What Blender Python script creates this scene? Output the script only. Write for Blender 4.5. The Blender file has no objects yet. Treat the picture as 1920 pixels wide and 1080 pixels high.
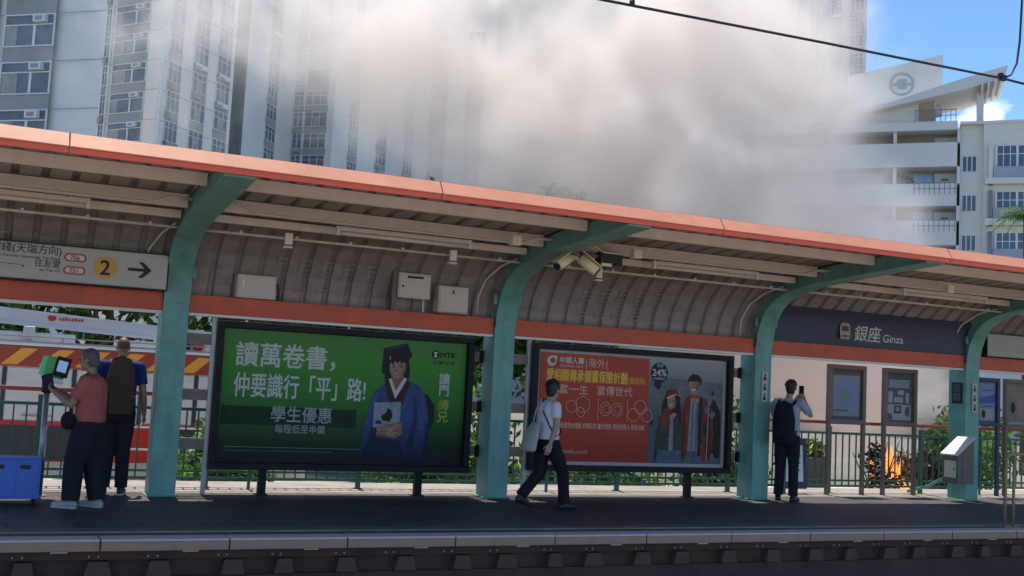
import bpy, bmesh, math, random
from mathutils import Vector, Matrix, Quaternion, noise as mnoise
R = math.radians
random.seed(7)
SC = bpy.context.scene
COL = SC.collection

# ------------------------------------------------------------------ camera, sky, sun, exposure
FPX = 2100.0                                   # focal length in pixels of the 1920 px wide photograph
FW = Vector((0.41845145, 0.90377938, 0.08989556)).normalized()
RT = Vector((0.90441095, -0.42371965, 0.05002486)).normalized()
UP = RT.cross(FW).normalized(); RT = FW.cross(UP).normalized()
EYE = Vector((0, 0, 1.5))                      # the top of the far platform is z = 0
cd = bpy.data.cameras.new("camera"); cam = bpy.data.objects.new("camera", cd); COL.objects.link(cam)
cd.sensor_width = 36; cd.angle = 2 * math.atan(960 / FPX); cd.clip_start = 0.1; cd.clip_end = 3000
cam.matrix_world = Matrix(((RT.x, UP.x, -FW.x, EYE.x), (RT.y, UP.y, -FW.y, EYE.y), (RT.z, UP.z, -FW.z, EYE.z), (0, 0, 0, 1)))
SC.camera = cam

SUN_EL, SUN_AZ = R(73), R(3)                 # azimuth from +Y (away from the camera) towards -X when negative
SUN_DIR = Vector((math.sin(SUN_AZ) * math.cos(SUN_EL), math.cos(SUN_AZ) * math.cos(SUN_EL), math.sin(SUN_EL)))
ld = bpy.data.lights.new("sun", 'SUN'); ld.energy = 3.2; ld.angle = R(0.5); ld.color = (1.0, 0.93, 0.82)
lo = bpy.data.objects.new("sun", ld); COL.objects.link(lo)
lo.rotation_euler = (-SUN_DIR).to_track_quat('-Z', 'Y').to_euler()
W = bpy.data.worlds.new("World"); SC.world = W; W.use_nodes = True
wn, wl = W.node_tree.nodes, W.node_tree.links
wn.clear()
w_out = wn.new('ShaderNodeOutputWorld'); w_bg = wn.new('ShaderNodeBackground'); w_sky = wn.new('ShaderNodeTexSky')
w_sky.sky_type = 'NISHITA'; w_sky.sun_disc = False; w_sky.sun_elevation = SUN_EL; w_sky.sun_rotation = SUN_AZ
w_sky.air_density = 0.75; w_sky.dust_density = 0.0; w_sky.ozone_density = 4.0; w_sky.altitude = 300
w_bg.inputs[1].default_value = 0.115
w_hs = wn.new('ShaderNodeHueSaturation'); w_hs.inputs['Saturation'].default_value = 1.08
wl.new(w_sky.outputs[0], w_hs.inputs['Color']); 
# small fair-weather clouds low in the sky
w_tc = wn.new('ShaderNodeTexCoord'); w_nz = wn.new('ShaderNodeTexNoise'); w_nz.inputs['Scale'].default_value = 7.0; w_nz.inputs['Detail'].default_value = 7; w_nz.inputs['Roughness'].default_value = 0.6
w_mp = wn.new('ShaderNodeMapping'); w_mp.inputs['Scale'].default_value = (1, 1, 2.6); w_mp.inputs['Location'].default_value = (0.31, 0.12, 0.0)
wl.new(w_tc.outputs['Generated'], w_mp.inputs[0]); wl.new(w_mp.outputs[0], w_nz.inputs['Vector'])
w_cr = wn.new('ShaderNodeValToRGB'); w_cr.color_ramp.elements[0].position = 0.60; w_cr.color_ramp.elements[1].position = 0.78; w_cr.color_ramp.elements[1].color = (0.85, 0.85, 0.85, 1)
wl.new(w_nz.outputs[0], w_cr.inputs[0])
w_d = wn.new('ShaderNodeVectorMath'); w_d.operation = 'DISTANCE'; w_d.inputs[1].default_value = tuple((FW + RT * ((1850 - 960) / FPX) - UP * ((216 - 540) / FPX)).normalized())
w_ms = wn.new('ShaderNodeVectorMath'); w_ms.operation = 'MULTIPLY'; w_ms.inputs[1].default_value = (1, 1, 1); wl.new(w_tc.outputs['Generated'], w_ms.inputs[0]); wl.new(w_ms.outputs[0], w_d.inputs[0])
w_bk = wn.new('ShaderNodeMapRange'); w_bk.inputs['From Min'].default_value = 0.0; w_bk.inputs['From Max'].default_value = 0.026; w_bk.inputs['To Min'].default_value = 0.30; w_bk.inputs['To Max'].default_value = 0.0
wl.new(w_d.outputs['Value'], w_bk.inputs['Value'])
w_ad = wn.new('ShaderNodeMath'); w_ad.operation = 'ADD'; wl.new(w_nz.outputs[0], w_ad.inputs[0]); wl.new(w_bk.outputs[0], w_ad.inputs[1]); wl.new(w_ad.outputs[0], w_cr.inputs[0])
w_mx = wn.new('ShaderNodeMix'); w_mx.data_type = 'RGBA'; w_mx.inputs['B'].default_value = (7.5, 7.6, 7.8, 1)
wl.new(w_cr.outputs[0], w_mx.inputs['Factor']); wl.new(w_hs.outputs[0], w_mx.inputs['A']); wl.new(w_mx.outputs['Result'], w_bg.inputs[0]); wl.new(w_bg.outputs[0], w_out.inputs[0])
SC.view_settings.view_transform = 'Standard'; SC.view_settings.look = 'None'
SC.view_settings.exposure = 1.03; SC.view_settings.gamma = 1.0
SC.render.engine = 'CYCLES'
SC.cycles.use_denoising = True
SC.cycles.max_bounces = 14; SC.cycles.diffuse_bounces = 3; SC.cycles.glossy_bounces = 3; SC.cycles.transparent_max_bounces = 12
SC.cycles.volume_bounces = 10; SC.cycles.volume_step_rate = 2.0; SC.cycles.volume_max_steps = 256


def at(px, py, z):
    """world point seen at photo pixel px, py and optical depth z"""
    return EYE + z * (FW + RT * ((px - 960) / FPX) - UP * ((py - 540) / FPX))

# ------------------------------------------------------------------ helpers
def mat(name, col, rough=0.6, var=0.15, scale=3.0, metal=0.0, bump=0.0, bscale=40.0, spec=0.5, col2=None, stretch=None, emit=None, estr=0.0, grime=0.0):
    m = bpy.data.materials.new(name); m.use_nodes = True
    n, l = m.node_tree.nodes, m.node_tree.links
    b = n['Principled BSDF']
    c1 = (*col, 1.0); c2 = (*(col2 if col2 else [min(1.0, c * (1 - var)) for c in col]), 1.0)
    tc = n.new('ShaderNodeTexCoord'); src = tc.outputs['Object']
    if stretch:
        mp = n.new('ShaderNodeMapping'); mp.inputs['Scale'].default_value = stretch; l.new(src, mp.inputs[0]); src = mp.outputs[0]
    nz = n.new('ShaderNodeTexNoise'); nz.inputs['Scale'].default_value = scale; nz.inputs['Detail'].default_value = 6; nz.inputs['Roughness'].default_value = 0.65
    l.new(src, nz.inputs['Vector'])
    rp = n.new('ShaderNodeValToRGB'); rp.color_ramp.elements[0].position = 0.35; rp.color_ramp.elements[1].position = 0.68
    rp.color_ramp.elements[0].color = c2; rp.color_ramp.elements[1].color = c1
    l.new(nz.outputs[0], rp.inputs[0]); cur = rp.outputs[0]
    if grime:
        g = n.new('ShaderNodeTexNoise'); g.inputs['Scale'].default_value = 1.3; g.inputs['Detail'].default_value = 8; g.inputs['Roughness'].default_value = 0.75
        mp2 = n.new('ShaderNodeMapping'); mp2.inputs['Scale'].default_value = (6.0, 6.0, 0.8); l.new(tc.outputs['Object'], mp2.inputs[0]); l.new(mp2.outputs[0], g.inputs['Vector'])
        gr = n.new('ShaderNodeValToRGB'); gr.color_ramp.elements[0].position = 0.48; gr.color_ramp.elements[1].position = 0.75
        gr.color_ramp.elements[0].color = (0, 0, 0, 1); gr.color_ramp.elements[1].color = (grime, grime, grime, 1)
        l.new(g.outputs[0], gr.inputs[0])
        mx = n.new('ShaderNodeMix'); mx.data_type = 'RGBA'; mx.inputs['B'].default_value = (0.09, 0.08, 0.07, 1)
        l.new(gr.outputs[0], mx.inputs['Factor']); l.new(cur, mx.inputs['A']); cur = mx.outputs['Result']
    l.new(cur, b.inputs['Base Color'])
    mr = n.new('ShaderNodeMapRange'); mr.inputs['To Min'].default_value = max(0.03, rough - 0.12); mr.inputs['To Max'].default_value = min(1, rough + 0.12)
    l.new(nz.outputs[0], mr.inputs['Value']); l.new(mr.outputs[0], b.inputs['Roughness'])
    b.inputs['Metallic'].default_value = metal; b.inputs['Specular IOR Level'].default_value = spec
    if bump:
        bz = n.new('ShaderNodeTexNoise'); bz.inputs['Scale'].default_value = bscale; bz.inputs['Detail'].default_value = 4; l.new(src, bz.inputs['Vector'])
        bp = n.new('ShaderNodeBump'); bp.inputs['Strength'].default_value = bump; bp.inputs['Distance'].default_value = 0.02
        l.new(bz.outputs[0], bp.inputs['Height']); l.new(bp.outputs[0], b.inputs['Normal'])
    if emit:
        b.inputs['Emission Color'].default_value = (*emit, 1); b.inputs['Emission Strength'].default_value = estr
    return m


def wpos(o):
    p = Vector((0, 0, 0))
    while o: p += o.location; o = o.parent
    return p


class MB:
    """collects shapes in world coordinates; build() links them as ONE mesh object under its parent"""
    def __init__(s): s.v, s.f, s.m, s.sm = [], [], [], []
    def add(s, vs, fs, mi=0, smooth=False):
        k = len(s.v); s.v += [tuple(v) for v in vs]
        for f in fs: s.f.append([k + i for i in f]); s.m.append(mi); s.sm.append(smooth)
        return s
    def box(s, x0, x1, y0, y1, z0, z1, mi=0):
        vs = [(x, y, z) for x in (x0, x1) for y in (y0, y1) for z in (z0, z1)]
        return s.add(vs, [(0, 1, 3, 2), (4, 6, 7, 5), (0, 4, 5, 1), (2, 3, 7, 6), (0, 2, 6, 4), (1, 5, 7, 3)], mi)
    def obox(s, c, ax, ay, az, mi=0):
        """box with centre c and half-axis vectors"""
        c, ax, ay, az = map(Vector, (c, ax, ay, az))
        vs = [c + i * ax + j * ay + k * az for i in (-1, 1) for j in (-1, 1) for k in (-1, 1)]
        return s.add(vs, [(0, 1, 3, 2), (4, 6, 7, 5), (0, 4, 5, 1), (2, 3, 7, 6), (0, 2, 6, 4), (1, 5, 7, 3)], mi)
    def bar(s, a, b, w, h, mi=0, up=(0, 0, 1)):
        a, b = Vector(a), Vector(b); d = (b - a); L = d.length; d.normalize()
        u = Vector(up); u = u - u.dot(d) * d
        if u.length < 1e-4: u = Vector((1, 0, 0)) - d.x * d
        u.normalize(); r = d.cross(u)
        return s.obox((a + b) / 2, d * L / 2, r * w / 2, u * h / 2, mi)
    def prism(s, poly, off, mi=0, smooth=False):
        """polygon (list of 3-d points) extruded by vector off"""
        n = len(poly); off = Vector(off); vs = [Vector(p) for p in poly] + [Vector(p) + off for p in poly]
        fs = [tuple(range(n))[::-1], tuple(range(n, 2 * n))] + [(i, (i + 1) % n, n + (i + 1) % n, n + i) for i in range(n)]
        return s.add(vs, fs, mi, smooth)
    def tube(s, pts, r, n=8, mi=0, cap=True, smooth=True):
        pts = [Vector(p) for p in pts]; k0 = len(s.v); prev = None
        for i, p in enumerate(pts):
            d = (pts[min(i + 1, len(pts) - 1)] - pts[max(i - 1, 0)]).normalized()
            if prev is None:
                u = Vector((0, 0, 1)) if abs(d.z) < 0.9 else Vector((1, 0, 0))
            else: u = prev
            u = (u - u.dot(d) * d).normalized(); w = d.cross(u); prev = u
            rr = r[i] if isinstance(r, (list, tuple)) else r
            s.v += [tuple(p + rr * (math.cos(2 * math.pi * k / n) * u + math.sin(2 * math.pi * k / n) * w)) for k in range(n)]
        for i in range(len(pts) - 1):
            for k in range(n):
                s.f.append([k0 + i * n + k, k0 + i * n + (k + 1) % n, k0 + (i + 1) * n + (k + 1) % n, k0 + (i + 1) * n + k]); s.m.append(mi); s.sm.append(smooth)
        if cap:
            s.f.append([k0 + k for k in range(n)][::-1]); s.m.append(mi); s.sm.append(False)
            e = k0 + (len(pts) - 1) * n; s.f.append([e + k for k in range(n)]); s.m.append(mi); s.sm.append(False)
        return s
    def ell(s, c, r, n=14, m=9, mi=0, rot=None):
        c = Vector(c); vs = []
        for i in range(m + 1):
            t = math.pi * i / m
            for k in range(n):
                a = 2 * math.pi * k / n
                p = Vector((r[0] * math.sin(t) * math.cos(a), r[1] * math.sin(t) * math.sin(a), r[2] * math.cos(t)))
                if rot: p = rot @ p
                vs.append(c + p)
        fs = [(i * n + k, (i + 1) * n + k, (i + 1) * n + (k + 1) % n, i * n + (k + 1) % n) for i in range(m) for k in range(n)]
        return s.add(vs, fs, mi, True)
    def build(s, name, mats, parent=None, bevel=0.0, tags=None, remesh=0.0, smooth_it=0):
        if not isinstance(mats, (list, tuple)): mats = [mats]
        off = wpos(parent) if parent else Vector((0, 0, 0))
        me = bpy.data.meshes.new(name)
        me.from_pydata([(v[0] - off.x, v[1] - off.y, v[2] - off.z) for v in s.v], [], s.f)
        for m in mats: me.materials.append(m)
        me.polygons.foreach_set('material_index', s.m); me.polygons.foreach_set('use_smooth', s.sm)
        bm = bmesh.new(); bm.from_mesh(me); bmesh.ops.remove_doubles(bm, verts=bm.verts, dist=1e-5) if remesh else None
        bmesh.ops.recalc_face_normals(bm, faces=bm.faces); bm.to_mesh(me); bm.free()
        o = bpy.data.objects.new(name, me); COL.objects.link(o)
        if parent: o.parent = parent
        if remesh:
            md = o.modifiers.new('r', 'REMESH'); md.mode = 'VOXEL'; md.voxel_size = remesh
            if smooth_it:
                sm = o.modifiers.new('s', 'SMOOTH'); sm.factor = 0.5; sm.iterations = smooth_it
            dg = bpy.context.evaluated_depsgraph_get(); me2 = bpy.data.meshes.new_from_object(o.evaluated_get(dg))
            o.modifiers.clear(); o.data = me2
            me2.polygons.foreach_set('use_smooth', [True] * len(me2.polygons))
            if not me2.materials:
                for m in mats: me2.materials.append(m)
        if bevel:
            b = o.modifiers.new('bevel', 'BEVEL'); b.width = bevel; b.segments = 2; b.limit_method = 'ANGLE'; b.angle_limit = R(40)
        if tags: tag(o, *tags)
        return o


def tag(o, label=None, cat=None, group=None, kind=None):
    if label: o['label'] = label
    if cat: o['category'] = cat
    if group: o['group'] = group
    if kind: o['kind'] = kind
    return o


def thing(name, label, cat, loc=(0, 0, 0), group=None):
    o = bpy.data.objects.new(name, None); COL.objects.link(o); o.location = loc; o.empty_display_size = 0.2
    return tag(o, label, cat, group)


def copy_tree(o, delta, label=None):
    def rec(a, par):
        c = a.copy(); COL.objects.link(c)
        if par: c.parent = par
        for ch in a.children: rec(ch, c)
        return c
    c = rec(o, None); c.location = Vector(o.location) + Vector(delta)
    if label: c['label'] = label
    return c


def text(parent, name, s, m, x, y, z, h, width=None, bold=0.0, mb_depth=0.002, align='LEFT', vertical=False, shear=0.0):
    """lettering on a plane that faces -Y; (x, z) is its lower left corner, h the height of a CJK character"""
    cu = bpy.data.curves.new(name, 'FONT'); cu.body = '\n'.join(s) if vertical else s
    cu.size = h; cu.extrude = mb_depth / 2; cu.resolution_u = 6; cu.shear = shear
    if vertical: cu.space_line = 0.95
    t = bpy.data.objects.new(name, cu); COL.objects.link(t)
    dg = bpy.context.evaluated_depsgraph_get(); me = bpy.data.meshes.new_from_object(t.evaluated_get(dg))
    bpy.data.objects.remove(t)
    xs = [v.co.x for v in me.vertices] or [0, 1]; zs = [v.co.y for v in me.vertices] or [0, 1]
    sx = (width / (max(xs) - min(xs))) if width else 1.0
    x0 = min(xs); z0 = min(zs); off = wpos(parent)
    dx = -(max(xs) - x0) * sx / 2 if align == 'CENTER' else 0.0
    for v in me.vertices:
        a, b, c = v.co
        v.co = ((a - x0) * sx + x + dx - off.x, y - c - off.y, (b - z0) + z - off.z)
    if bold:
        bm = bmesh.new(); tmp = me.copy()
        for k, (ax, az) in enumerate(((0, 0), (1, 0), (-1, 0), (0, 1), (0, -1), (.7, .7), (-.7, .7))):
            for v in tmp.vertices: v.co.x += ax * bold; v.co.z += az * bold; v.co.y += .00012 * k
            bm.from_mesh(tmp)
            for v in tmp.vertices: v.co.x -= ax * bold; v.co.z -= az * bold; v.co.y -= .00012 * k
        bm.to_mesh(me); bm.free(); bpy.data.meshes.remove(tmp)
    me.materials.clear(); me.materials.append(m); me.name = name
    o = bpy.data.objects.new(name, me); COL.objects.link(o); o.parent = parent
    return o


def flat(parent, name, m, y, polys, depth=0.002, smooth=False):
    """printed shapes: polygons of (x, z) on a plane that faces -Y"""
    b = MB()
    for i, p in enumerate(polys):
        mi = 0
        if isinstance(p, tuple) and isinstance(p[0], int): mi, p = p
        b.prism([(x, y - 0.0004 * i, z) for x, z in p], (0, depth, 0), mi)
    return b.build(name, m, parent)


def disc(cx, cz, r, n=24, r2=None, a0=0, a1=360):
    return [(cx + r * math.cos(R(a0 + (a1 - a0) * k / (n - (0 if a1 - a0 == 360 else 1)))), cz + (r2 or r) * math.sin(R(a0 + (a1 - a0) * k / (n - (0 if a1 - a0 == 360 else 1))))) for k in range(n)]


# ------------------------------------------------------------------ materials
M = {}
M['teal'] = mat('teal_paint', (0.175, 0.42, 0.36), 0.42, 0.28, 3, grime=0.45)
M['orange'] = mat('orange_paint', (0.70, 0.105, 0.035), 0.5, 0.25, 2, grime=0.35)
M['fascia'] = mat('salmon_fascia', (0.80, 0.32, 0.175), 0.45, 0.12, 2, grime=0.1)
M['lip'] = mat('red_fascia_lip', (0.88, 0.14, 0.075), 0.5, 0.1, 2)
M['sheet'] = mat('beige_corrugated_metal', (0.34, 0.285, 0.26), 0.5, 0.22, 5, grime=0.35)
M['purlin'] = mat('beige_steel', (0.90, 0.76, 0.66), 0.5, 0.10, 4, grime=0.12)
M['conduit'] = mat('grey_conduit', (0.72, 0.63, 0.57), 0.4, 0.15, 8)
M['white'] = mat('white_paint', (0.78, 0.77, 0.74), 0.45, 0.08, 5)
M['offwhite'] = mat('offwhite_sign', (0.50, 0.465, 0.40), 0.4, 0.08, 2)
M['cab'] = mat('beige_cabinet', (0.66, 0.56, 0.47), 0.5, 0.1, 5)
M['black'] = mat('black_frame', (0.016, 0.016, 0.017), 0.5, 0.2, 5, spec=0.2)
M['ink'] = mat('black_ink', (0.02, 0.018, 0.018), 0.6, 0.1, 5)
M['navy'] = mat('navy_sign', (0.035, 0.042, 0.085), 0.5, 0.15, 2)
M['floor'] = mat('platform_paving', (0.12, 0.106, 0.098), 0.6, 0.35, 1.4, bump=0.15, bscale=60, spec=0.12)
_n, _l = M['floor'].node_tree.nodes, M['floor'].node_tree.links       # paving joints and worn patches
_pb = _n['Principled BSDF']; _src = _pb.inputs['Base Color'].links[0].from_socket
_tc = _n.new('ShaderNodeTexCoord'); _bk = _n.new('ShaderNodeTexBrick'); _bk.inputs['Scale'].default_value = 1.0; _bk.inputs['Brick Width'].default_value = 0.6; _bk.inputs['Row Height'].default_value = 0.3; _bk.inputs['Mortar Size'].default_value = 0.008
_bk.inputs['Color1'].default_value = (1, 1, 1, 1); _bk.inputs['Color2'].default_value = (.80, .80, .82, 1); _bk.inputs['Mortar'].default_value = (.35, .34, .33, 1)
_mx = _n.new('ShaderNodeMix'); _mx.data_type = 'RGBA'; _mx.blend_type = 'MULTIPLY'; _mx.inputs['Factor'].default_value = 1.0
_st = _n.new('ShaderNodeTexNoise'); _st.inputs['Scale'].default_value = 5.0; _st.inputs['Detail'].default_value = 3; _sr = _n.new('ShaderNodeValToRGB'); _sr.color_ramp.elements[0].position = .62; _sr.color_ramp.elements[0].color = (1, 1, 1, 1); _sr.color_ramp.elements[1].position = .70; _sr.color_ramp.elements[1].color = (.55, .55, .55, 1)
_m2 = _n.new('ShaderNodeMix'); _m2.data_type = 'RGBA'; _m2.blend_type = 'MULTIPLY'; _m2.inputs['Factor'].default_value = 1.0
_l.new(_tc.outputs['Object'], _bk.inputs['Vector']); _l.new(_tc.outputs['Object'], _st.inputs['Vector']); _l.new(_st.outputs[0], _sr.inputs[0]); _l.new(_src, _mx.inputs['A']); _l.new(_bk.outputs['Color'], _mx.inputs['B']); _l.new(_mx.outputs['Result'], _m2.inputs['A']); _l.new(_sr.outputs[0], _m2.inputs['B']); _l.new(_m2.outputs['Result'], _pb.inputs['Base Color'])
M['nosing'] = mat('granite_front_shaded', (0.31, 0.20, 0.158), 0.65, 0.15, 9, grime=0.3)  # front of the slabs; its shade is put into this darker colour
M['nosetop'] = mat('granite_top_lit', (0.52, 0.43, 0.39), 0.6, 0.2, 9)  # same granite in a brighter tone, light on the top painted in
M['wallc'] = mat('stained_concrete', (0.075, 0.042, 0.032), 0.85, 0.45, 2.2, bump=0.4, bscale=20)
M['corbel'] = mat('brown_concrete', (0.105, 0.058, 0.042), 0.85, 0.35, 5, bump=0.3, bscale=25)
M['ballast'] = mat('ballast', (0.36, 0.30, 0.24), 0.95, 0.6, 14, bump=0.9, bscale=18)  # lightened to bounce more light up under the canopy
M['tactile'] = mat('worn_yellow_line', (0.46, 0.40, 0.25), 0.7, 0.55, 3.5)
M['asphalt'] = mat('asphalt', (0.055, 0.055, 0.057), 0.85, 0.3, 6, bump=0.3, bscale=80)
M['street'] = mat('pale_concrete_street', (0.55, 0.49, 0.42), 0.85, 0.25, 0.8, bump=0.2, bscale=50)
M['earth'] = mat('ground_cover', (0.20, 0.19, 0.15), 0.95, 0.4, 0.05)
M['fence'] = mat('green_fence_paint', (0.028, 0.13, 0.08), 0.42, 0.3, 6)
M['redrail'] = mat('red_brown_rail', (0.42, 0.085, 0.045), 0.5, 0.2, 6)
M['brown'] = mat('bronze_frame', (0.17, 0.125, 0.095), 0.45, 0.2, 6)
M['steel'] = mat('grey_steel', (0.36, 0.36, 0.36), 0.35, 0.2, 8, metal=0.6)
M['plank'] = mat('brown_mounting_rail', (0.33, 0.26, 0.215), 0.6, 0.3, 6, stretch=(0.4, 3, 3))
M['glass'] = mat('window_glass', (0.09, 0.12, 0.16), 0.12, 0.35, 0.6, spec=0.7)
M['cream'] = mat('cctv_cream', (0.88, 0.72, 0.46), 0.45, 0.08, 5)
M['tan'] = mat('tan_barrier_paint', (0.30, 0.21, 0.12), 0.5, 0.2, 5)
M['green'] = mat('bright_green_plastic', (0.06, 0.45, 0.06), 0.35, 0.1, 5)
M['bluep'] = mat('blue_plastic', (0.07, 0.17, 0.62), 0.4, 0.12, 5)
M['screen'] = mat('reader_screen', (0.10, 0.16, 0.30), 0.15, 0.1, 4, emit=(0.25, 0.4, 0.75), estr=0.25)

# ------------------------------------------------------------------ ground, street, platform
Z0 = -0.90                                     # street and track level
b = MB(); b.add([(-600, -500, Z0 - 0.012), (700, -500, Z0 - 0.012), (700, 900, Z0 - 0.012), (-600, 900, Z0 - 0.012)], [(0, 1, 2, 3)])
tag(b.build('ground', M['earth']), 'wide open ground around the station', kind='structure')
b = MB(); b.add([(-60, -14, Z0 - 0.006), (80, -14, Z0 - 0.006), (80, 10.75, Z0 - 0.006), (-60, 10.75, Z0 - 0.006)], [(0, 1, 2, 3)])
tag(b.build('track_bed', M['ballast']), 'brown ballast bed of the tram tracks', kind='structure')
b = MB(); b.add([(-60, 17.5, Z0 - 0.004), (90, 17.5, Z0 - 0.004), (90, 26.3, Z0 - 0.004), (-60, 26.3, Z0 - 0.004)], [(0, 1, 2, 3)])
tag(b.build('street', M['street']), 'pale sunlit street behind the platform', kind='structure')
# platform: deck, rear sunlit edge strip, retaining wall
PX0, PX1 = -14.0, 34.0
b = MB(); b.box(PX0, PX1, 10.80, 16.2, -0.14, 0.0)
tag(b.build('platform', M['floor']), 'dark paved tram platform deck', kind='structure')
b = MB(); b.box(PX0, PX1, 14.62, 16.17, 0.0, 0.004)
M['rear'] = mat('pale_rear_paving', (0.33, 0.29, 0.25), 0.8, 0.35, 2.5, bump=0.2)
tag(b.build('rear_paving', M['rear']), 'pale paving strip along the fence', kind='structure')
b = MB(); b.box(PX0, PX1, 11.02, 11.10, 0.0, 0.004)
tag(b.build('warning_line', M['tactile']), 'worn yellow line along the platform edge', kind='structure')
b = MB(); b.box(PX0, PX1, 11.10, 11.36, 0.0, 0.0025)
M['tact2'] = mat('worn_tactile_paving', (0.13, 0.115, 0.095), 0.7, 0.5, 3)
tag(b.build('tactile_strip', M['tact2']), 'worn tactile strip beside the yellow line', kind='structure')
b = MB()
x = 1.036 - 1.125 * 13
while x < PX1 - 1:
    b.box(x + 0.006, x + 1.119, 10.565, 10.80, -0.10, -0.0185); b.box(x + 0.006, x + 1.119, 10.562, 10.80, -0.018, 0.006, 1); x += 1.125
tag(b.build('platform_edge', [M['nosing'], M['nosetop']], bevel=0.006), 'granite nosing slabs of the platform edge', kind='structure')
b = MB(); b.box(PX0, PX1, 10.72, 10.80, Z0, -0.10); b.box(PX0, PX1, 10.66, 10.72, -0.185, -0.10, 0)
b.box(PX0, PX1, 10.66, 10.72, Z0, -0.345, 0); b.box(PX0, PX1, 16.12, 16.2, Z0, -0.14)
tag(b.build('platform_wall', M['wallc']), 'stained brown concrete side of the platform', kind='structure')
b = MB(); rnd = random.Random(3)
x = -3.0
while x < 20:
    for dx in (0.0, 0.62):
        w = 0.09 + rnd.random() * 0.03; xx = x + dx + rnd.random() * 0.08
        b.prism([(xx - w * 0.72, 10.63, -0.20), (xx + w * 0.72, 10.63, -0.20), (xx + w, 10.63, -0.335), (xx - w, 10.63, -0.335)], (0, 0.09, 0))
    x += 1.125 * (0.9 + 0.2 * rnd.random())
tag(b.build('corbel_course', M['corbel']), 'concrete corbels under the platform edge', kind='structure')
b = MB(); x = -3.0; rnd = random.Random(3)
while x < 20:
    for dx in (-0.04, 0.04, 0.58, 0.66):
        b.ell((x + dx, 10.657, -0.158), (0.013, 0.012, 0.013), 8, 5)
    b.box(x + 0.26, x + 0.40, 10.650, 10.66, -0.125, -0.113); x += 1.125
tag(b.build('bolt_course', M['steel']), 'steel bolts under the platform edge', kind='structure')
# rails of the near tracks
b = MB()
for y in (8.05, 9.485, 3.3, 4.74):
    b.box(-60, 80, y - 0.035, y + 0.035, Z0 + 0.10, Z0 + 0.14); b.box(-60, 80, y - 0.01, y + 0.01, Z0 + 0.02, Z0 + 0.10); b.box(-60, 80, y - 0.07, y + 0.07, Z0, Z0 + 0.02)
tag(b.build('track_rails', M['steel']), 'steel rails lying in the ballast', kind='structure')

# ------------------------------------------------------------------ canopy
CX = [2.04 + 4.44 * i for i in range(-2, 6)]    # column centres
can = thing('platform_canopy', 'long station canopy with orange edge, teal columns and curved beige corrugated roof', 'canopy', (6.5, 14.3, 0))
# profile of the sheet (y, z), underside
prof = [(10.80, 3.540), (11.2, 3.548), (11.8, 3.548), (12.4, 3.525), (12.9, 3.48), (13.3, 3.41), (13.62, 3.31), (13.88, 3.17), (14.08, 3.00), (14.22, 2.80), (14.30, 2.62), (14.33, 2.46)]
def prof_n(i):
    a, c = prof[max(0, i - 1)], prof[min(len(prof) - 1, i + 1)]
    d = Vector((0, c[0] - a[0], c[1] - a[1])).normalized(); return Vector((0, -d.z, d.y)) if d.y > 0 else Vector((0, -d.z, d.y))
b = MB(); xs = []; x = -9.0
while x < 28.0:
    xs += [(x, 0.0), (x + 0.205, 0.0), (x + 0.225, 0.045), (x + 0.275, 0.045), (x + 0.295, 0.0)]; x += 0.295
rows = []
for i, (y, z) in enumerate(prof):
    nrm = prof_n(i)
    rows.append([(xx, y + nrm.y * h, z + nrm.z * h) for xx, h in xs])
vs = [p for r in rows for p in r]; nx = len(xs)
b.add(vs, [(i * nx + k, i * nx + k + 1, (i + 1) * nx + k + 1, (i + 1) * nx + k) for i in range(len(rows) - 1) for k in range(nx - 1)])
b2 = [(xx, p[1], p[2]) for xx in (-9.0, 28.0) for p in [(0, y + 0.075 * prof_n(i).y, z + 0.075 * prof_n(i).z) for i, (y, z) in enumerate(prof)]]
n_ = len(prof); b.add(b2, [(i, i + 1, n_ + i + 1, n_ + i) for i in range(n_ - 1)])
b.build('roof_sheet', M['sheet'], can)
# fine louvre ribs on the lower rear wall sheets
b = MB()
for i in range(len(CX) - 1):
    x = CX[i] + 0.2; k = 0
    while x < CX[i + 1] - 0.45:
        if k % 11 in (3, 4, 5, 6, 7):
            b = MB()
            for j in range(8):
                t = j / 7.0; z = 2.60 + 0.40 * t; y = 14.305 - 0.235 * t * t - 0.012
                b.box(x + 0.10, x + 0.235, y - 0.006, y + 0.006, z, z + 0.012)
            for x_ in (x + 0.094, x + 0.235): b.prism([(x_, 14.296, 2.59), (x_, 14.24, 2.78), (x_, 14.05, 3.012), (x_, 14.07, 3.02), (x_, 14.26, 2.79), (x_, 14.31, 2.59)], (0.006, 0, 0))
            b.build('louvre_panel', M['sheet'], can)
        x += 0.295; k += 1
# fascia: sloped salmon top face and red lip, in lengths with open joints
joints = [-9.0]
for px in (132, 830, 1357, 1783):
    d = FW + RT * ((px - 960) / FPX) - UP * ((0.133 * px + 236 - 540) / FPX); joints.append((d.x / d.y) * 10.62)
joints += [joints[-1] + 3.6, 28.0]
for a, c in zip(joints[:-1], joints[1:]):
    b = MB(); e = 0.006
    b.prism([(a + e, 10.595, 3.450), (a + e, 10.595, 3.458), (a + e, 10.690, 3.592), (a + e, 10.90, 3.618), (a + e, 10.90, 3.60), (a + e, 10.72, 3.575), (a + e, 10.64, 3.450)], (c - a - 2 * e, 0, 0))
    f = b.build('fascia', M['fascia'], can)
    b = MB(); b.box(a + e, c - e, 10.625, 10.66, 3.398, 3.449); b.build('fascia_lip', M['lip'], f)
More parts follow.
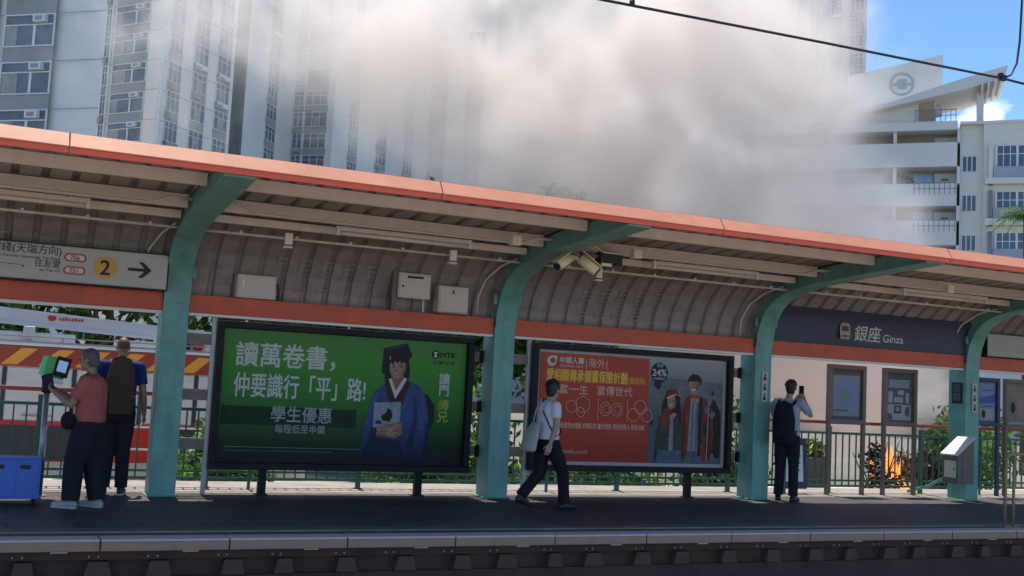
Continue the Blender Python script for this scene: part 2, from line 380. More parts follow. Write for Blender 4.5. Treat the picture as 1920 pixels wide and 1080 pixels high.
# columns with their curved rafters, one box section each
low = [(14.16, 2.35), (14.13, 2.56), (14.06, 2.75), (13.92, 2.95), (13.70, 3.09), (13.40, 3.18), (12.9, 3.255), (12.3, 3.30), (11.6, 3.345), (11.0, 3.38), (10.68, 3.40)]
top = [(14.32, 2.47), (14.27, 2.70), (14.17, 2.90), (14.02, 3.09), (13.80, 3.23), (13.50, 3.345), (12.9, 3.44), (12.3, 3.50), (11.6, 3.535), (11.0, 3.54), (10.68, 3.535)]
def smooth_poly(P, it=2):
    for _ in range(it):
        Q = [P[0]]
        for a, c in zip(P[:-1], P[1:]): Q += [(a[0] * .75 + c[0] * .25, a[1] * .75 + c[1] * .25), (a[0] * .25 + c[0] * .75, a[1] * .25 + c[1] * .75)]
        P = Q + [P[-1]]
    return P
low, top = smooth_poly(low), smooth_poly(top)
for cx in CX:
    b = MB(); w = 0.155
    b.box(cx - w, cx + w, 14.15, 14.53, 0.0, 2.35); b.box(cx - w - 0.03, cx + w + 0.03, 14.12, 14.56, 0.0, 0.015)
    col = b.build('column', M['teal'], can, bevel=0.008)
    b = MB(); n = len(low)
    for s_ in (-1, 1):                                    # web plates
        x_ = cx + s_ * (w - 0.03)
        vs = [(x_, y, z) for y, z in low] + [(x_, y, z) for y, z in top]
        vs2 = [(x_ - s_ * 0.012, y, z) for _, y, z in vs]
        fs = [(i, i + 1, n + i + 1, n + i) for i in range(n - 1)]
        b.add(vs, fs); b.add(vs2, fs)
    for dz, ww, th in ((0.0, w, 0.022),):                 # lower flange
        vs = []
        for i, (y, z) in enumerate(low):
            a_, c_ = low[max(0, i - 1)], low[min(n - 1, i + 1)]
            d = Vector((0, c_[0] - a_[0], c_[1] - a_[1])).normalized(); nr = Vector((0, d.z, -d.y)) if d.y < 0 else Vector((0, -d.z, d.y))
            nr = -nr if nr.z > 0 else nr
            for xx in (cx - ww, cx + ww):
                vs += [(xx, y, z), (xx, y + nr.y * th, z + nr.z * th)]
        fs = []
        for i in range(n - 1):
            k = 4 * i; q = k + 4
            fs += [(k, k + 2, q + 2, q), (k + 1, q + 1, q + 3, k + 3), (k, q, q + 1, k + 1), (k + 2, k + 3, q + 3, q + 2)]
        fs += [(0, 1, 3, 2), (4 * n - 4, 4 * n - 2, 4 * n - 1, 4 * n - 3)]
        b.add(vs, fs, 0, False)
    b.box(cx - w, cx + w, 14.30, 14.52, 2.351, 2.56)
    b.box(cx - w, cx + w, 10.665, 10.68, 3.40, 3.53)
    b.build('rafter', M['teal'], col)
    for s_ in (-1, 1):
        b = MB(); b.box(min(cx + s_ * (w + 0.002), cx + s_ * (w + 0.05)), max(cx + s_ * (w + 0.002), cx + s_ * (w + 0.05)), 14.10, 14.14, 2.66, 2.79)
        b.build('splice_plate', M['teal'], col)
for i in range(len(CX) - 1):
    a, c = CX[i] + 0.157, CX[i + 1] - 0.157
    b = MB(); b.box(a, c, 14.19, 14.36, 2.245, 2.47); b.build('header_beam', M['orange'], can, bevel=0.006)
    b = MB(); b.box(a, c, 14.20, 14.35, 2.212, 2.243); b.build('beam_flashing', M['white'], can)
    for y, z0, z1 in ((11.62, 3.425, 3.535), (12.78, 3.345, 3.475), (13.26, 3.285, 3.355)):
        b = MB(); b.box(a + 0.0, c, y - 0.012, y + 0.012, z0, z1); b.box(a, c, y - 0.012, y + 0.055, z0 - 0.008, z0); b.box(a, c, y - 0.012, y + 0.055, z1, z1 + 0.008)
        b.build('purlin', M['purlin'], can)
    # conduits under the roof, one pair per bay, with clips
    b = MB(); b.tube([(a, 13.42, 3.185), (c, 13.42, 3.185)], 0.017, 8)
    for k in range(6): b.box(a + 0.4 + k * 0.68, a + 0.43 + k * 0.68, 13.40, 13.45, 3.19, 3.22)
    b.build('conduit', M['conduit'], can)
    b = MB(); b.tube([(a, 12.55, 3.395), (a + 0.18, 12.55, 3.395), (a + 0.40, 12.62, 3.33), (c - 0.40, 12.62, 3.33), (c - 0.18, 12.55, 3.395), (c, 12.55, 3.395)], 0.014, 8)
    b.tube([(a, 12.47, 3.395), (a + 0.22, 12.47, 3.395), (a + 0.44, 12.52, 3.315), (c - 0.44, 12.52, 3.315), (c - 0.22, 12.47, 3.395), (c, 12.47, 3.395)], 0.012, 8)
    b.build('conduit', M['conduit'], can)
    b = MB(); b.tube([(c - 0.26, 14.22, 2.50), (c - 0.26, 14.19, 2.75), (c - 0.22, 14.05, 2.98), (c - 0.12, 13.8, 3.15), (c - 0.02, 13.5, 3.24)], 0.013, 8); b.build('conduit', M['conduit'], can)
    for dx in (0.10, 1.95):
        pass
M['tube'] = mat('lamp_tube', (0.75, 0.72, 0.68), 0.3, 0.05, 5)
proto = None
for x0, lab in ((-0.88, 'grey batten lamp under the canopy above the direction sign'), (3.66, 'grey batten lamp under the canopy above the green billboard'),
                (8.12, 'grey batten lamp under the canopy above the red billboard'), (12.62, 'grey batten lamp under the canopy above the navy name sign')):
    if proto is None:
        proto = thing('batten_lamp', lab, 'lamp', (x0, 13.0, 3.3), 'batten lamps under the canopy')
        b = MB(); b.box(x0 + 0.03, x0 + 1.72, 12.96, 13.04, 3.295, 3.345)
        b.build('housing', M['purlin'], proto, bevel=0.005)
        b = MB(); b.tube([(x0 + 0.03, 13.0, 3.262), (x0 + 1.72, 13.0, 3.262)], 0.02, 10); b.build('lamp_tube', M['tube'], proto)
        for xx in (x0, x0 + 1.72):
            b = MB(); b.box(xx, xx + 0.035, 12.965, 13.035, 3.235, 3.345); b.build('end_cap', M['white'], proto)
        b = MB()
        for k in range(6): b.box(x0 + 0.15 + 0.28 * k, x0 + 0.17 + 0.28 * k, 12.99, 13.01, 3.345, 3.49)
        b.build('hanger', M['conduit'], proto)
    else:
        copy_tree(proto, (x0 + 0.88, 0, 0), lab)
    if x0 == -0.88: p0 = proto

# ------------------------------------------------------------------ signs
def bracket_sign(name, label, x0, x1, y, z0, z1, m):
    t = thing(name, label, 'sign', ((x0 + x1) / 2, y, z0))
    b = MB(); b.box(x0, x1, y, y + 0.10, z0, z1); b.build('panel', m, t, bevel=0.006)
    b = MB(); b.box(x0 - 0.014, x0 - 0.001, y - 0.008, y + 0.105, z0 - 0.012, z1 + 0.012); b.box(x1 + 0.001, x1 + 0.014, y - 0.008, y + 0.105, z0 - 0.012, z1 + 0.012)
    b.box(x0, x1, y - 0.008, y + 0.105, z1 + 0.001, z1 + 0.014); b.box(x0, x1, y - 0.008, y + 0.105, z0 - 0.014, z0 - 0.001)
    b.build('frame', M['ink'], t)
    return t
M['amber'] = mat('amber_disc', (0.72, 0.36, 0.06), 0.5, 0.08, 4)
M['badge'] = mat('dark_red_badge', (0.40, 0.07, 0.05), 0.5, 0.08, 4)
M['badgew'] = mat('pink_white_badge', (0.78, 0.62, 0.56), 0.5, 0.05, 4)
t = bracket_sign('direction_sign', 'cream direction sign with amber number 2 and black arrow', -2.2, 1.885, 14.0, 2.485, 2.90, M['offwhite'])
yS = 13.994
flat(t, 'number_disc', M['amber'], yS, [disc(1.175, 2.690, 0.132, 32)], 0.004)
text(t, 'number', '2', M['ink'], 1.118, yS - 0.003, 2.605, 0.245, bold=0.004)
ar = [(1.43, 2.678), (1.43, 2.716), (1.615, 2.716), (1.545, 2.79), (1.60, 2.79), (1.70, 2.697), (1.60, 2.604), (1.545, 2.604), (1.615, 2.678)]
flat(t, 'arrow', M['ink'], yS, [ar], 0.004)
def pill(cx, cz, w, h):
    r = h / 2; return [(cx + w / 2 - r + r * math.cos(R(a)), cz + r * math.sin(R(a))) for a in range(-90, 91, 18)] + [(cx - w / 2 + r + r * math.cos(R(a)), cz + r * math.sin(R(a))) for a in range(90, 271, 18)]
for cz, num in ((2.775, '706'), (2.625, '751')):
    cxp = 0.835
    o = flat(t, 'route_badge', M['badge'], yS, [pill(cxp, cz, 0.245, 0.098)], 0.004)
    flat(o, 'badge_field', M['badgew'], yS - 0.003, [pill(cxp, cz, 0.205, 0.062)], 0.003)
    text(o, 'route_number', num, M['badge'], cxp - 0.055, yS - 0.006, cz - 0.027, 0.072, bold=0.0015)
text(t, 'lettering', '水圍循環綫(天瑞方向)', M['ink'], -0.42, yS, 2.765, 0.118, width=1.10)
text(t, 'lettering', 'Tin Shui Wai Circular (towards Tin Shui)', M['ink'], -0.25, yS, 2.718, 0.042, width=0.92)
text(t, 'lettering', '往友愛', M['ink'], 0.40, yS, 2.635, 0.10, width=0.28)
text(t, 'lettering', 'to Yau Oi', M['ink'], 0.46, yS, 2.588, 0.045, width=0.22)
flat(t, 'lettering', M['ink'], yS, [[(-0.6, 2.662), (0.26, 2.645), (0.26, 2.640), (-0.6, 2.657)], disc(0.28, 2.630, 0.012, 10), disc(-0.1, 2.652, 0.012, 10), disc(-0.32, 2.656, 0.012, 10)], 0.003)

t = thing('station_name_sign', 'dark navy station name panel reading Ginza with a small tram symbol', 'sign', (13.1, 14.1, 2.47))
b = MB()
pr_ = [(14.175, 2.473), (14.160, 2.70), (14.115, 2.88), (14.03, 3.015)]
pr_ = smooth_poly(pr_)
x0, x1 = CX[4] + 0.16, CX[5] - 0.16
n = len(pr_)
vs = [(x, y, z) for x in (x0, x1) for y, z in pr_] + [(x, y + 0.03, z + 0.01) for x in (x0, x1) for y, z in pr_]
fs = [(i, i + 1, n + i + 1, n + i) for i in range(n - 1)] + [(2 * n + i, 3 * n + i, 3 * n + i + 1, 2 * n + i + 1) for i in range(n - 1)]
fs += [(0, n, 3 * n, 2 * n), (n - 1, 3 * n - 1, 4 * n - 1, 2 * n - 1)] + [(i, 2 * n + i, 2 * n + i + 1, i + 1) for i in range(n - 1)] + [(n + i, n + i + 1, 3 * n + i + 1, 3 * n + i) for i in range(n - 1)]
b.add(vs, fs); b.build('panel', M['navy'], t)
M['letter'] = mat('pale_lettering', (0.66, 0.63, 0.60), 0.5, 0.05, 5)
M['tram'] = mat('tan_tram_symbol', (0.50, 0.33, 0.22), 0.5, 0.08, 5)
text(t, 'lettering', '銀座', M['letter'], 12.73, 14.145, 2.565, 0.27, width=0.55, bold=0.002, mb_depth=0.004)
text(t, 'lettering', 'Ginza', M['letter'], 13.34, 14.145, 2.578, 0.18, width=0.44, bold=0.001, mb_depth=0.004)
k = 12.50; z = 2.575
flat(t, 'tram_symbol', [M['tram'], M['navy']], 14.116, [[(k - .09, z), (k + .09, z), (k + .105, z + .08), (k + .105, z + .19), (k + .085, z + .245), (k + .05, z + .26), (k - .05, z + .26), (k - .085, z + .245), (k - .105, z + .19), (k - .105, z + .08)],
     (1, [(k - .075, z + .125), (k + .075, z + .125), (k + .07, z + .21), (k - .07, z + .21)]), (1, disc(k - .06, z + .05, .018, 10)), (1, disc(k + .06, z + .05, .018, 10)), (1, [(k - .03, z + .03), (k + .03, z + .03), (k + .03, z + .07), (k - .03, z + .07)])], 0.003)
for o in [q for q in t.children if q.name.startswith('lettering')]:
    for v in o.data.vertices:                     # bend the letters onto the curved panel
        z_ = v.co.z + t.location.z
        for (ya, za), (yb, zb) in zip(pr_[:-1], pr_[1:]):
            if za <= z_ <= zb: v.co.y += ya + (yb - ya) * (z_ - za) / (zb - za) - 0.005 - 14.145; break
M['signr'] = mat('grey_green_sign', (0.42, 0.40, 0.33), 0.5, 0.1, 2)
t = bracket_sign('plain_sign', 'grey green sign panel under the canopy right of the navy name sign', 15.60, 19.5, 14.06, 2.485, 2.87, M['signr'])
text(t, 'lettering', '往元朗', M['ink'], 17.0, 14.054, 2.70, 0.12)

# ------------------------------------------------------------------ cabinets on the header beam
def cabinet(label, x0, x1, z0, z1, y=14.08, legs=False, d=0.20):
    t = thing('equipment_cabinet', label, 'cabinet', ((x0 + x1) / 2, y, z0), 'beige cabinets on the orange beam')
    b = MB(); b.box(x0, x1, y, y + d, z0, z1); b.build('body', M['cab'], t, bevel=0.006)
    b = MB(); b.box(x0 + 0.02, x1 - 0.02, y - 0.008, y - 0.001, z0 + 0.02, z1 - 0.02); dr = b.build('door', M['cab'], t, bevel=0.003)
    return t, dr
t, dr = cabinet('wide low beige cabinet with pale handle, on the beam above the green billboard', 2.75, 3.235, 2.475, 2.765, 14.10)
b = MB(); b.box(2.805, 2.83, 14.075, 14.092, 2.60, 2.70); b.build('handle', M['white'], dr)
b = MB(); b.tube([(3.24, 14.2, 2.69), (3.285, 14.2, 2.66), (3.295, 14.2, 2.58), (3.295, 14.2, 2.47)], 0.014, 8); b.build('cable', M['ink'], t)
t, dr = cabinet('tall beige cabinet on short legs with dark slot, on the beam', 4.84, 5.29, 2.635, 2.968, 14.02)
b = MB(); b.box(4.96, 5.18, 14.005, 14.011, 2.90, 2.93); b.build('slot', M['ink'], dr)
b = MB(); b.ell((4.90, 14.01, 2.79), (0.016, 0.008, 0.016)); b.build('lock', M['ink'], dr)
for xx in (4.86, 5.25):
    b = MB(); b.box(xx, xx + 0.025, 14.19, 14.215, 2.472, 2.635); b.build('leg', M['steel'], t)
b = MB(); b.box(4.77, 4.84, 14.06, 14.2, 2.472, 2.99); b.build('side_rail', M['brown'], t)
t, dr = cabinet('plain square beige cabinet with black catch, on the beam nearest its column', 5.43, 5.862, 2.49, 2.845, 14.06)
b = MB(); b.tube([(5.645, 14.045, 2.79), (5.63, 14.04, 2.775), (5.632, 14.04, 2.755), (5.65, 14.045, 2.745)], 0.008, 6); b.build('catch', M['ink'], dr)
b = MB(); b.box(5.41, 5.88, 14.05, 14.28, 2.473, 2.489); b.build('base_plate', M['tan'], t)

# ------------------------------------------------------------------ hanging sensor boxes on the conduit
for i, (x, lab) in enumerate(((3.18, 'small pale box clipped to the conduit above the wide low cabinet'), (5.33, 'small pale box clipped to the conduit above the square cabinet'), (7.49, 'small pale box clipped to the conduit below the paired cameras'))):
    if i == 0:
        s0 = thing('junction_box', lab, 'junction box', (x, 13.4, 3.15), 'pale boxes on the conduit')
        b = MB(); b.box(x - 0.045, x + 0.045, 13.345, 13.40, 3.105, 3.245); b.build('box', M['purlin'], s0, bevel=0.004)
        b = MB(); b.box(x - 0.055, x + 0.055, 13.35, 13.42, 3.065, 3.085); b.build('foot', M['white'], s0)
    else:
        copy_tree(s0, (x - 3.18, 0, -0.03 if i == 2 else 0.005), lab)

# ------------------------------------------------------------------ paired cameras on the second rafter
def cctv(label, head, d, ln, r):
    head, d = Vector(head), Vector(d).normalized()
    t = thing('surveillance_camera', label, 'camera', head, 'cream cameras hanging under the rafter')
    b = MB(); b.tube([head - d * ln / 2, head + d * ln / 2], r, 14); b.build('body', M['cream'], t)
    b = MB(); b.tube([head + d * (ln / 2 + 0.001), head + d * (ln / 2 + 0.02)], r * 0.82, 14); b.build('lens_hood', M['ink'], t)
    b = MB(); u = Vector((0, 0, 1)); u = (u - u.dot(d) * d).normalized(); s_ = d.cross(u)
    b.obox(head + u * (r + 0.014) - d * 0.01, d * (ln / 2 + 0.02), s_ * r * 1.02, u * 0.006)
    b.build('sunshield', M['cream'], t, bevel=0.003)
    b = MB(); b.tube([head - d * ln / 2, head - d * (ln / 2 + 0.05) + Vector((0, 0, 0.02)), head - d * (ln / 2 + 0.06) + Vector((0.0, 0, 0.14))], 0.018, 8); b.build('arm', M['steel'], t)
    return t
cctv('cream tube camera pointing down to the left under the rafter', (6.50, 12.52, 3.135), (-0.80, -0.25, -0.52), 0.25, 0.062)
cctv('cream tube camera pointing down to the right under the rafter', (6.86, 12.52, 3.13), (0.72, -0.35, -0.62), 0.27, 0.07)
t = thing('control_box', 'dark grey box with pale tag hung beside the paired cameras', 'box', (7.18, 12.6, 3.2))
b = MB(); b.box(7.03, 7.36, 12.52, 12.68, 3.17, 3.32); b.build('body', M['ink'], t, bevel=0.006)
b = MB(); b.box(7.04, 7.19, 12.50, 12.518, 3.135, 3.175); b.build('tag_plate', M['cream'], t)
b = MB(); b.box(6.62, 7.03, 12.57, 12.62, 3.245, 3.285); b.build('bracket', M['brown'], t)
for x, zz in ((5.78, 3.33), (7.52, 3.33), (13.0, 3.33)):
    b = MB(); b.box(x - 0.06, x + 0.06, 12.40, 12.52, zz - 0.06, zz + 0.06); t = b.build('conduit_box', M['purlin'], bevel=0.004)
    tag(t, {5.78: 'square conduit box left of the paired cameras', 7.52: 'square conduit box right of the paired cameras', 13.0: 'square conduit box above the navy name sign'}[x], 'junction box', 'square conduit boxes')

# ------------------------------------------------------------------ billboards
def billboard(label, x0, x1, z0, z1, legs):
    t = thing('billboard', label, 'billboard', ((x0 + x1) / 2, 14.4, 0), 'framed billboards between the columns')
    w = 0.085
    b = MB()
    b.box(x0, x1, 14.34, 14.52, z1 - w, z1); b.box(x0, x1, 14.34, 14.52, z0, z0 + w)
    b.box(x0, x0 + w, 14.34, 14.52, z0 + w, z1 - w); b.box(x1 - w, x1, 14.34, 14.52, z0 + w, z1 - w)
    b.build('frame', M['black'], t, bevel=0.006)
    b = MB(); b.box(x0 + w, x1 - w, 14.44, 14.51, z0 + w, z1 - w); b.build('back_panel', M['black'], t)
    b = MB(); b.box(x0 - 0.055, x0 - 0.002, 14.43, 14.49, 0.0, z1 + 0.03); b.build('side_post', M['steel'], t)
    for lx in legs:
        b = MB(); b.box(lx - 0.05, lx + 0.05, 14.40, 14.48, 0.0, z0 - 0.001); b.box(lx - 0.08, lx + 0.08, 14.37, 14.51, 0.0, 0.012); b.build('leg', M['black'], t)
    return t
def poster_mat(name, stops, vertical=True, z0=0, z1=1, x0=0, x1=1, rough=0.4):
    """printed colour field with a printed vertical gradient and soft blotches (object coordinates, poster local)"""
    m = bpy.data.materials.new(name); m.use_nodes = True
    n, l = m.node_tree.nodes, m.node_tree.links; b = n['Principled BSDF']
    tc = n.new('ShaderNodeTexCoord'); sp = n.new('ShaderNodeSeparateXYZ'); l.new(tc.outputs['Object'], sp.inputs[0])
    mr = n.new('ShaderNodeMapRange'); mr.inputs['From Min'].default_value = z0; mr.inputs['From Max'].default_value = z1
    l.new(sp.outputs['Z'], mr.inputs['Value'])
    rp = n.new('ShaderNodeValToRGB'); e = rp.color_ramp.elements
    e[0].position, e[0].color = stops[0][0], (*stops[0][1], 1); e[1].position, e[1].color = stops[-1][0], (*stops[-1][1], 1)
    for p, c in stops[1:-1]: k = e.new(p); k.color = (*c, 1)
    l.new(mr.outputs[0], rp.inputs[0]); l.new(rp.outputs[0], b.inputs['Base Color'])
    b.inputs['Roughness'].default_value = rough; b.inputs['Specular IOR Level'].default_value = 0.15
    return m
def ink(name, c, r=0.4): return mat(name, c, r, 0.42 if name.startswith('printed') else 0.1, 7 if name.startswith('printed') else 6, spec=0.15)
WHITEP = ink('poster_white', (0.60, 0.60, 0.56)); GREYP = ink('poster_grey', (0.36, 0.37, 0.36)); SKINP = ink('printed_skin', (0.50, 0.29, 0.21)); HAIRP = ink('printed_dark_hair', (0.03, 0.024, 0.022))
ROBE = poster_mat('printed_blue_robe', [(0, (.010, .012, .03)), (.35, (.028, .05, .13)), (.7, (.045, .085, .21)), (1, (.04, .075, .18))], z0=.45, z1=1.3); ROBE2 = poster_mat('printed_robe_fold', [(0, (.008, .01, .02)), (.5, (.018, .03, .085)), (1, (.028, .05, .13))], z0=.45, z1=1.3); MAROON = ink('printed_maroon', (0.075, 0.025, 0.03)); LIMEP = ink('printed_lime', (0.42, 0.52, 0.07)); BOOKP = ink('printed_book', (0.34, 0.39, 0.46)); SHADP = ink('printed_dark_green', (0.012, 0.045, 0.022))

t = billboard('black framed green billboard with a graduate in a blue robe', 2.60, 6.125, 0.32, 2.185, (3.30, 5.42))
gm = poster_mat('green_poster', [(0.0, (0.02, 0.012, 0.02)), (0.14, (0.018, 0.03, 0.02)), (0.30, (0.022, 0.095, 0.022)), (0.55, (0.045, 0.21, 0.032)), (0.80, (0.075, 0.26, 0.042)), (1.0, (0.085, 0.225, 0.06))], z0=0.40, z1=2.10)
yP = 14.43
p = flat(t, 'poster', gm, yP, [[(2.69, 0.41), (6.035, 0.41), (6.035, 2.095), (2.69, 2.095)]], 0.006)
yT = yP - 0.004
text(p, 'lettering', '讀萬卷書，', WHITEP, 2.86, yT, 1.62, 0.33, width=1.30, bold=0.005)
text(p, 'lettering', '仲要識行「平」路!', WHITEP, 2.86, yT, 1.235, 0.33, width=1.74, bold=0.004)
flat(p, 'dark_band', SHADP, yT + 0.003, [[(2.72, 0.88), (4.50, 0.88), (4.50, 1.12), (2.72, 1.12)]], 0.002)
text(p, 'lettering', '學生優惠', GREYP, 3.36, yT - 0.001, 0.93, 0.22, width=0.80, bold=0.003)
text(p, 'lettering', '每程低至半價', GREYP, 3.42, yT - 0.001, 0.79, 0.12, width=0.66, bold=0.001)
flat(p, 'small_print', GREYP, yT, [[(2.78, 0.600), (4.9, 0.600), (4.9, 0.604), (2.78, 0.604)], [(2.78, 0.555), (4.2, 0.555), (4.2, 0.558), (2.78, 0.558)]], 0.002)
# printed graduate
gx, gz = 5.06, 0.0
robe = [(4.56, .45), (4.60, .85), (4.66, 1.16), (4.74, 1.39), (4.90, 1.51), (5.05, 1.56), (5.22, 1.54), (5.37, 1.48), (5.46, 1.34), (5.51, 1.10), (5.53, .80), (5.53, .45)]
DKSK = ink('printed_skin_shade', (0.33, 0.17, 0.12)); LIPS = ink('printed_lips', (0.36, 0.10, 0.085)); ROBE3 = ink('printed_robe_light', (0.07, 0.12, 0.27))
fig = flat(p, 'printed_graduate', [ROBE, ROBE2, MAROON, SKINP, WHITEP, HAIRP, BOOKP, GREYP, DKSK, LIPS, ROBE3], yT, [
    (5, [(5.42, .8), (5.60, .98), (5.60, 1.22), (5.50, 1.36), (5.40, 1.40)]), (0, robe),
    (1, [(4.66, .47), (4.72, .95), (4.80, 1.30), (4.85, 1.30), (4.80, .9), (4.76, .47)]), (10, [(4.62, .95), (4.68, 1.20), (4.75, 1.36), (4.78, 1.34), (4.70, 1.12), (4.66, .92)]),
    (1, [(5.22, .62), (5.30, 1.05), (5.28, 1.35), (5.33, 1.36), (5.37, 1.05), (5.30, .62)]), (10, [(5.38, .90), (5.42, 1.20), (5.38, 1.42), (5.42, 1.42), (5.47, 1.20), (5.44, .88)]), (1, [(5.46, .5), (5.49, 1.05), (5.53, .95), (5.53, .5)]), (10, [(5.14, 1.18), (5.20, 1.34), (5.23, 1.33), (5.18, 1.15)]),
    (5, [(4.88, 1.47), (4.855, 1.62), (4.88, 1.85), (5.18, 1.87), (5.215, 1.68), (5.20, 1.56), (5.13, 1.50), (4.96, 1.50)]),
    (2, [(4.86, 1.48), (4.93, 1.56), (5.02, 1.31), (5.155, 1.57), (5.235, 1.52), (5.10, 1.16), (5.05, 1.11), (4.97, 1.16)]),
    (8, [(4.955, 1.60), (5.125, 1.62), (5.14, 1.50), (5.03, 1.36), (4.955, 1.50)]),
    (4, [(4.915, 1.555), (4.955, 1.565), (5.025, 1.40), (5.14, 1.585), (5.18, 1.565), (5.025, 1.29)]),
    (8, [(4.92, 1.76), (4.925, 1.66), (4.96, 1.585), (5.03, 1.54), (5.10, 1.58), (5.145, 1.66), (5.155, 1.77), (5.04, 1.84)]),
    (3, [(4.92, 1.77), (4.925, 1.67), (4.955, 1.595), (5.02, 1.555), (5.085, 1.59), (5.115, 1.67), (5.12, 1.78), (5.02, 1.84)]),
    (5, [(4.90, 1.70), (4.895, 1.83), (5.18, 1.86), (5.175, 1.72), (5.155, 1.78), (5.13, 1.815), (5.09, 1.76), (5.06, 1.81), (5.03, 1.765), (4.995, 1.80), (4.965, 1.75), (4.94, 1.78)]),
    (5, [(4.955, 1.725), (4.975, 1.733), (5.0, 1.727), (4.998, 1.716), (4.958, 1.714)]), (5, [(5.055, 1.729), (5.08, 1.736), (5.10, 1.728), (5.10, 1.717), (5.056, 1.718)]),
    (5, [(4.95, 1.748), (5.0, 1.754), (5.0, 1.748), (4.95, 1.742)]), (5, [(5.052, 1.756), (5.105, 1.752), (5.105, 1.745), (5.052, 1.75)]), (8, [(5.02, 1.72), (5.045, 1.668), (5.015, 1.665), (5.028, 1.675)]),
    (9, [(4.975, 1.642), (5.02, 1.636), (5.075, 1.646), (5.045, 1.612), (5.005, 1.610)]), (4, [(4.985, 1.638), (5.02, 1.633), (5.065, 1.641), (5.04, 1.624), (5.005, 1.622)]),
    (5, [(4.875, 1.80), (4.88, 1.92), (5.19, 1.95), (5.205, 1.83), (5.04, 1.855)]),
    (5, [(4.83, 1.965), (5.155, 2.05), (5.235, 1.88), (5.19, 1.835), (4.905, 1.84), (4.865, 1.63), (4.815, 1.625)]), (7, [(4.915, 1.86), (4.93, 1.862), (4.925, 1.81), (4.91, 1.815)]), (1, [(4.85, 1.95), (5.145, 2.035), (5.15, 2.02), (4.86, 1.935)]),
    (6, [(4.73, .90), (5.10, .92), (5.11, 1.255), (4.73, 1.23)]), (5, [(4.85, 1.0), (4.96, .98), (5.0, 1.06), (4.98, 1.13), (4.93, 1.17), (4.90, 1.10), (4.84, 1.06)]), (7, [(5.0, 1.05), (5.05, 1.05), (5.05, 1.18), (5.0, 1.17)]), (1, [(4.76, .95), (4.86, .95), (4.84, .99), (4.78, 1.0)]),
    (8, [(4.77, .80), (5.05, .76), (5.15, .83), (5.14, .96), (4.98, .95), (4.84, .93)]), (3, [(4.78, .86), (5.0, .85), (5.10, .90), (5.13, .97), (4.98, .955), (4.80, .92)]), (3, [(4.79, .83), (5.02, .80), (5.10, .85), (5.0, .84), (4.80, .85)]), (8, [(4.90, .93), (5.10, .99), (5.12, .97), (4.92, .915)]),
    (1, [(4.60, .45), (4.70, .78), (5.10, .74), (5.20, .45)])], 0.0009)
flat(p, 'emblem', [HAIRP, WHITEP], yT, [disc(5.575, 1.92, .058, 24), (1, [(5.545, 1.955), (5.605, 1.955), (5.585, 1.92), (5.605, 1.885), (5.545, 1.885), (5.565, 1.92)])], 0.002)
text(p, 'lettering', 'MTR', HAIRP, 5.65, yT, 1.885, 0.10, width=0.22, bold=0.003)
text(p, 'lettering', '心繫生活', HAIRP, 5.54, yT, 1.79, 0.05, width=0.33)
text(p, 'lettering', '讀門', WHITEP, 5.65, yT, 1.36, 0.165, vertical=True, bold=0.003)
text(p, 'lettering', '師兄', LIMEP, 5.65, yT, 1.00, 0.165, vertical=True, bold=0.004)

t = billboard('black framed red billboard with a couple in red coats', 7.045, 10.51, 0.37, 2.186, (9.78,))
REDP = poster_mat('red_poster', [(0, (0.33, 0.035, 0.025)), (0.3, (0.46, 0.062, 0.034)), (1, (0.47, 0.080, 0.048))], z0=0.46, z1=2.1)
PHOTO = poster_mat('printed_photo_field', [(0, (0.10, 0.11, 0.14)), (0.4, (0.09, 0.105, 0.10)), (0.75, (0.19, 0.21, 0.20)), (1, (0.36, 0.365, 0.385))], z0=0.46, z1=2.1)
BORD = ink('poster_border', (0.50, 0.42, 0.40)); GOLD = ink('poster_gold', (0.85, 0.50, 0.08)); PINK = ink('poster_pink', (0.78, 0.46, 0.39)); COATR = ink('printed_red_coat', (0.30, 0.05, 0.035)); GREENC = ink('printed_green_coat', (0.06, 0.075, 0.06)); KNIT = ink('printed_pale_knit', (0.33, 0.34, 0.36)); DENIM = ink('printed_denim', (0.13, 0.16, 0.24))
p = flat(t, 'poster', BORD, yP, [[(7.13, 0.455), (10.425, 0.455), (10.425, 2.10), (7.13, 2.10)]], 0.006)
flat(p, 'red_field', REDP, yT, [[(7.185, 0.505), (9.04, 0.505), (9.02, 2.06), (7.185, 2.06)]], 0.003)
flat(p, 'photo_field', PHOTO, yT, [[(9.042, 0.505), (10.37, 0.505), (10.37, 2.06), (9.022, 2.06)]], 0.003)
yU = yT - 0.003
flat(p, 'emblem', WHITEP, yU, [disc(7.37, 1.94, .075, 26) , (0, disc(7.42, 1.985, .035, 16))], 0.002)
flat(p, 'emblem', REDP, yU - 0.002, [disc(7.385, 1.945, .042, 20)], 0.001)
text(p, 'lettering', '中國人壽', WHITEP, 7.50, yU, 1.915, 0.10, width=0.40, bold=0.002)
text(p, 'lettering', 'CHINA LIFE', WHITEP, 7.50, yU, 1.86, 0.05, width=0.39)
text(p, 'lettering', '|海外|', PINK, 7.93, yU, 1.85, 0.15, width=0.36)
text(p, 'lettering', '愛相關傳承儲蓄保險計劃', GOLD, 7.30, yU, 1.655, 0.19, width=1.34, bold=0.005)
text(p, 'lettering', '(優越版)', GOLD, 8.66, yU, 1.65, 0.11, width=0.30)
text(p, 'lettering', '策富一生', PINK, 7.33, yU, 1.475, 0.15, width=0.66, bold=0.001)
text(p, 'lettering', '富傳世代', PINK, 8.14, yU, 1.475, 0.15, width=0.60, bold=0.001)
def ring(cx, cz, r, w=0.008, n=28):
    o_, i_ = disc(cx, cz, r, n), disc(cx, cz, r - w, n)
    return [[o_[k], o_[(k + 1) % n], i_[(k + 1) % n], i_[k]] for k in range(n)]
rg = []
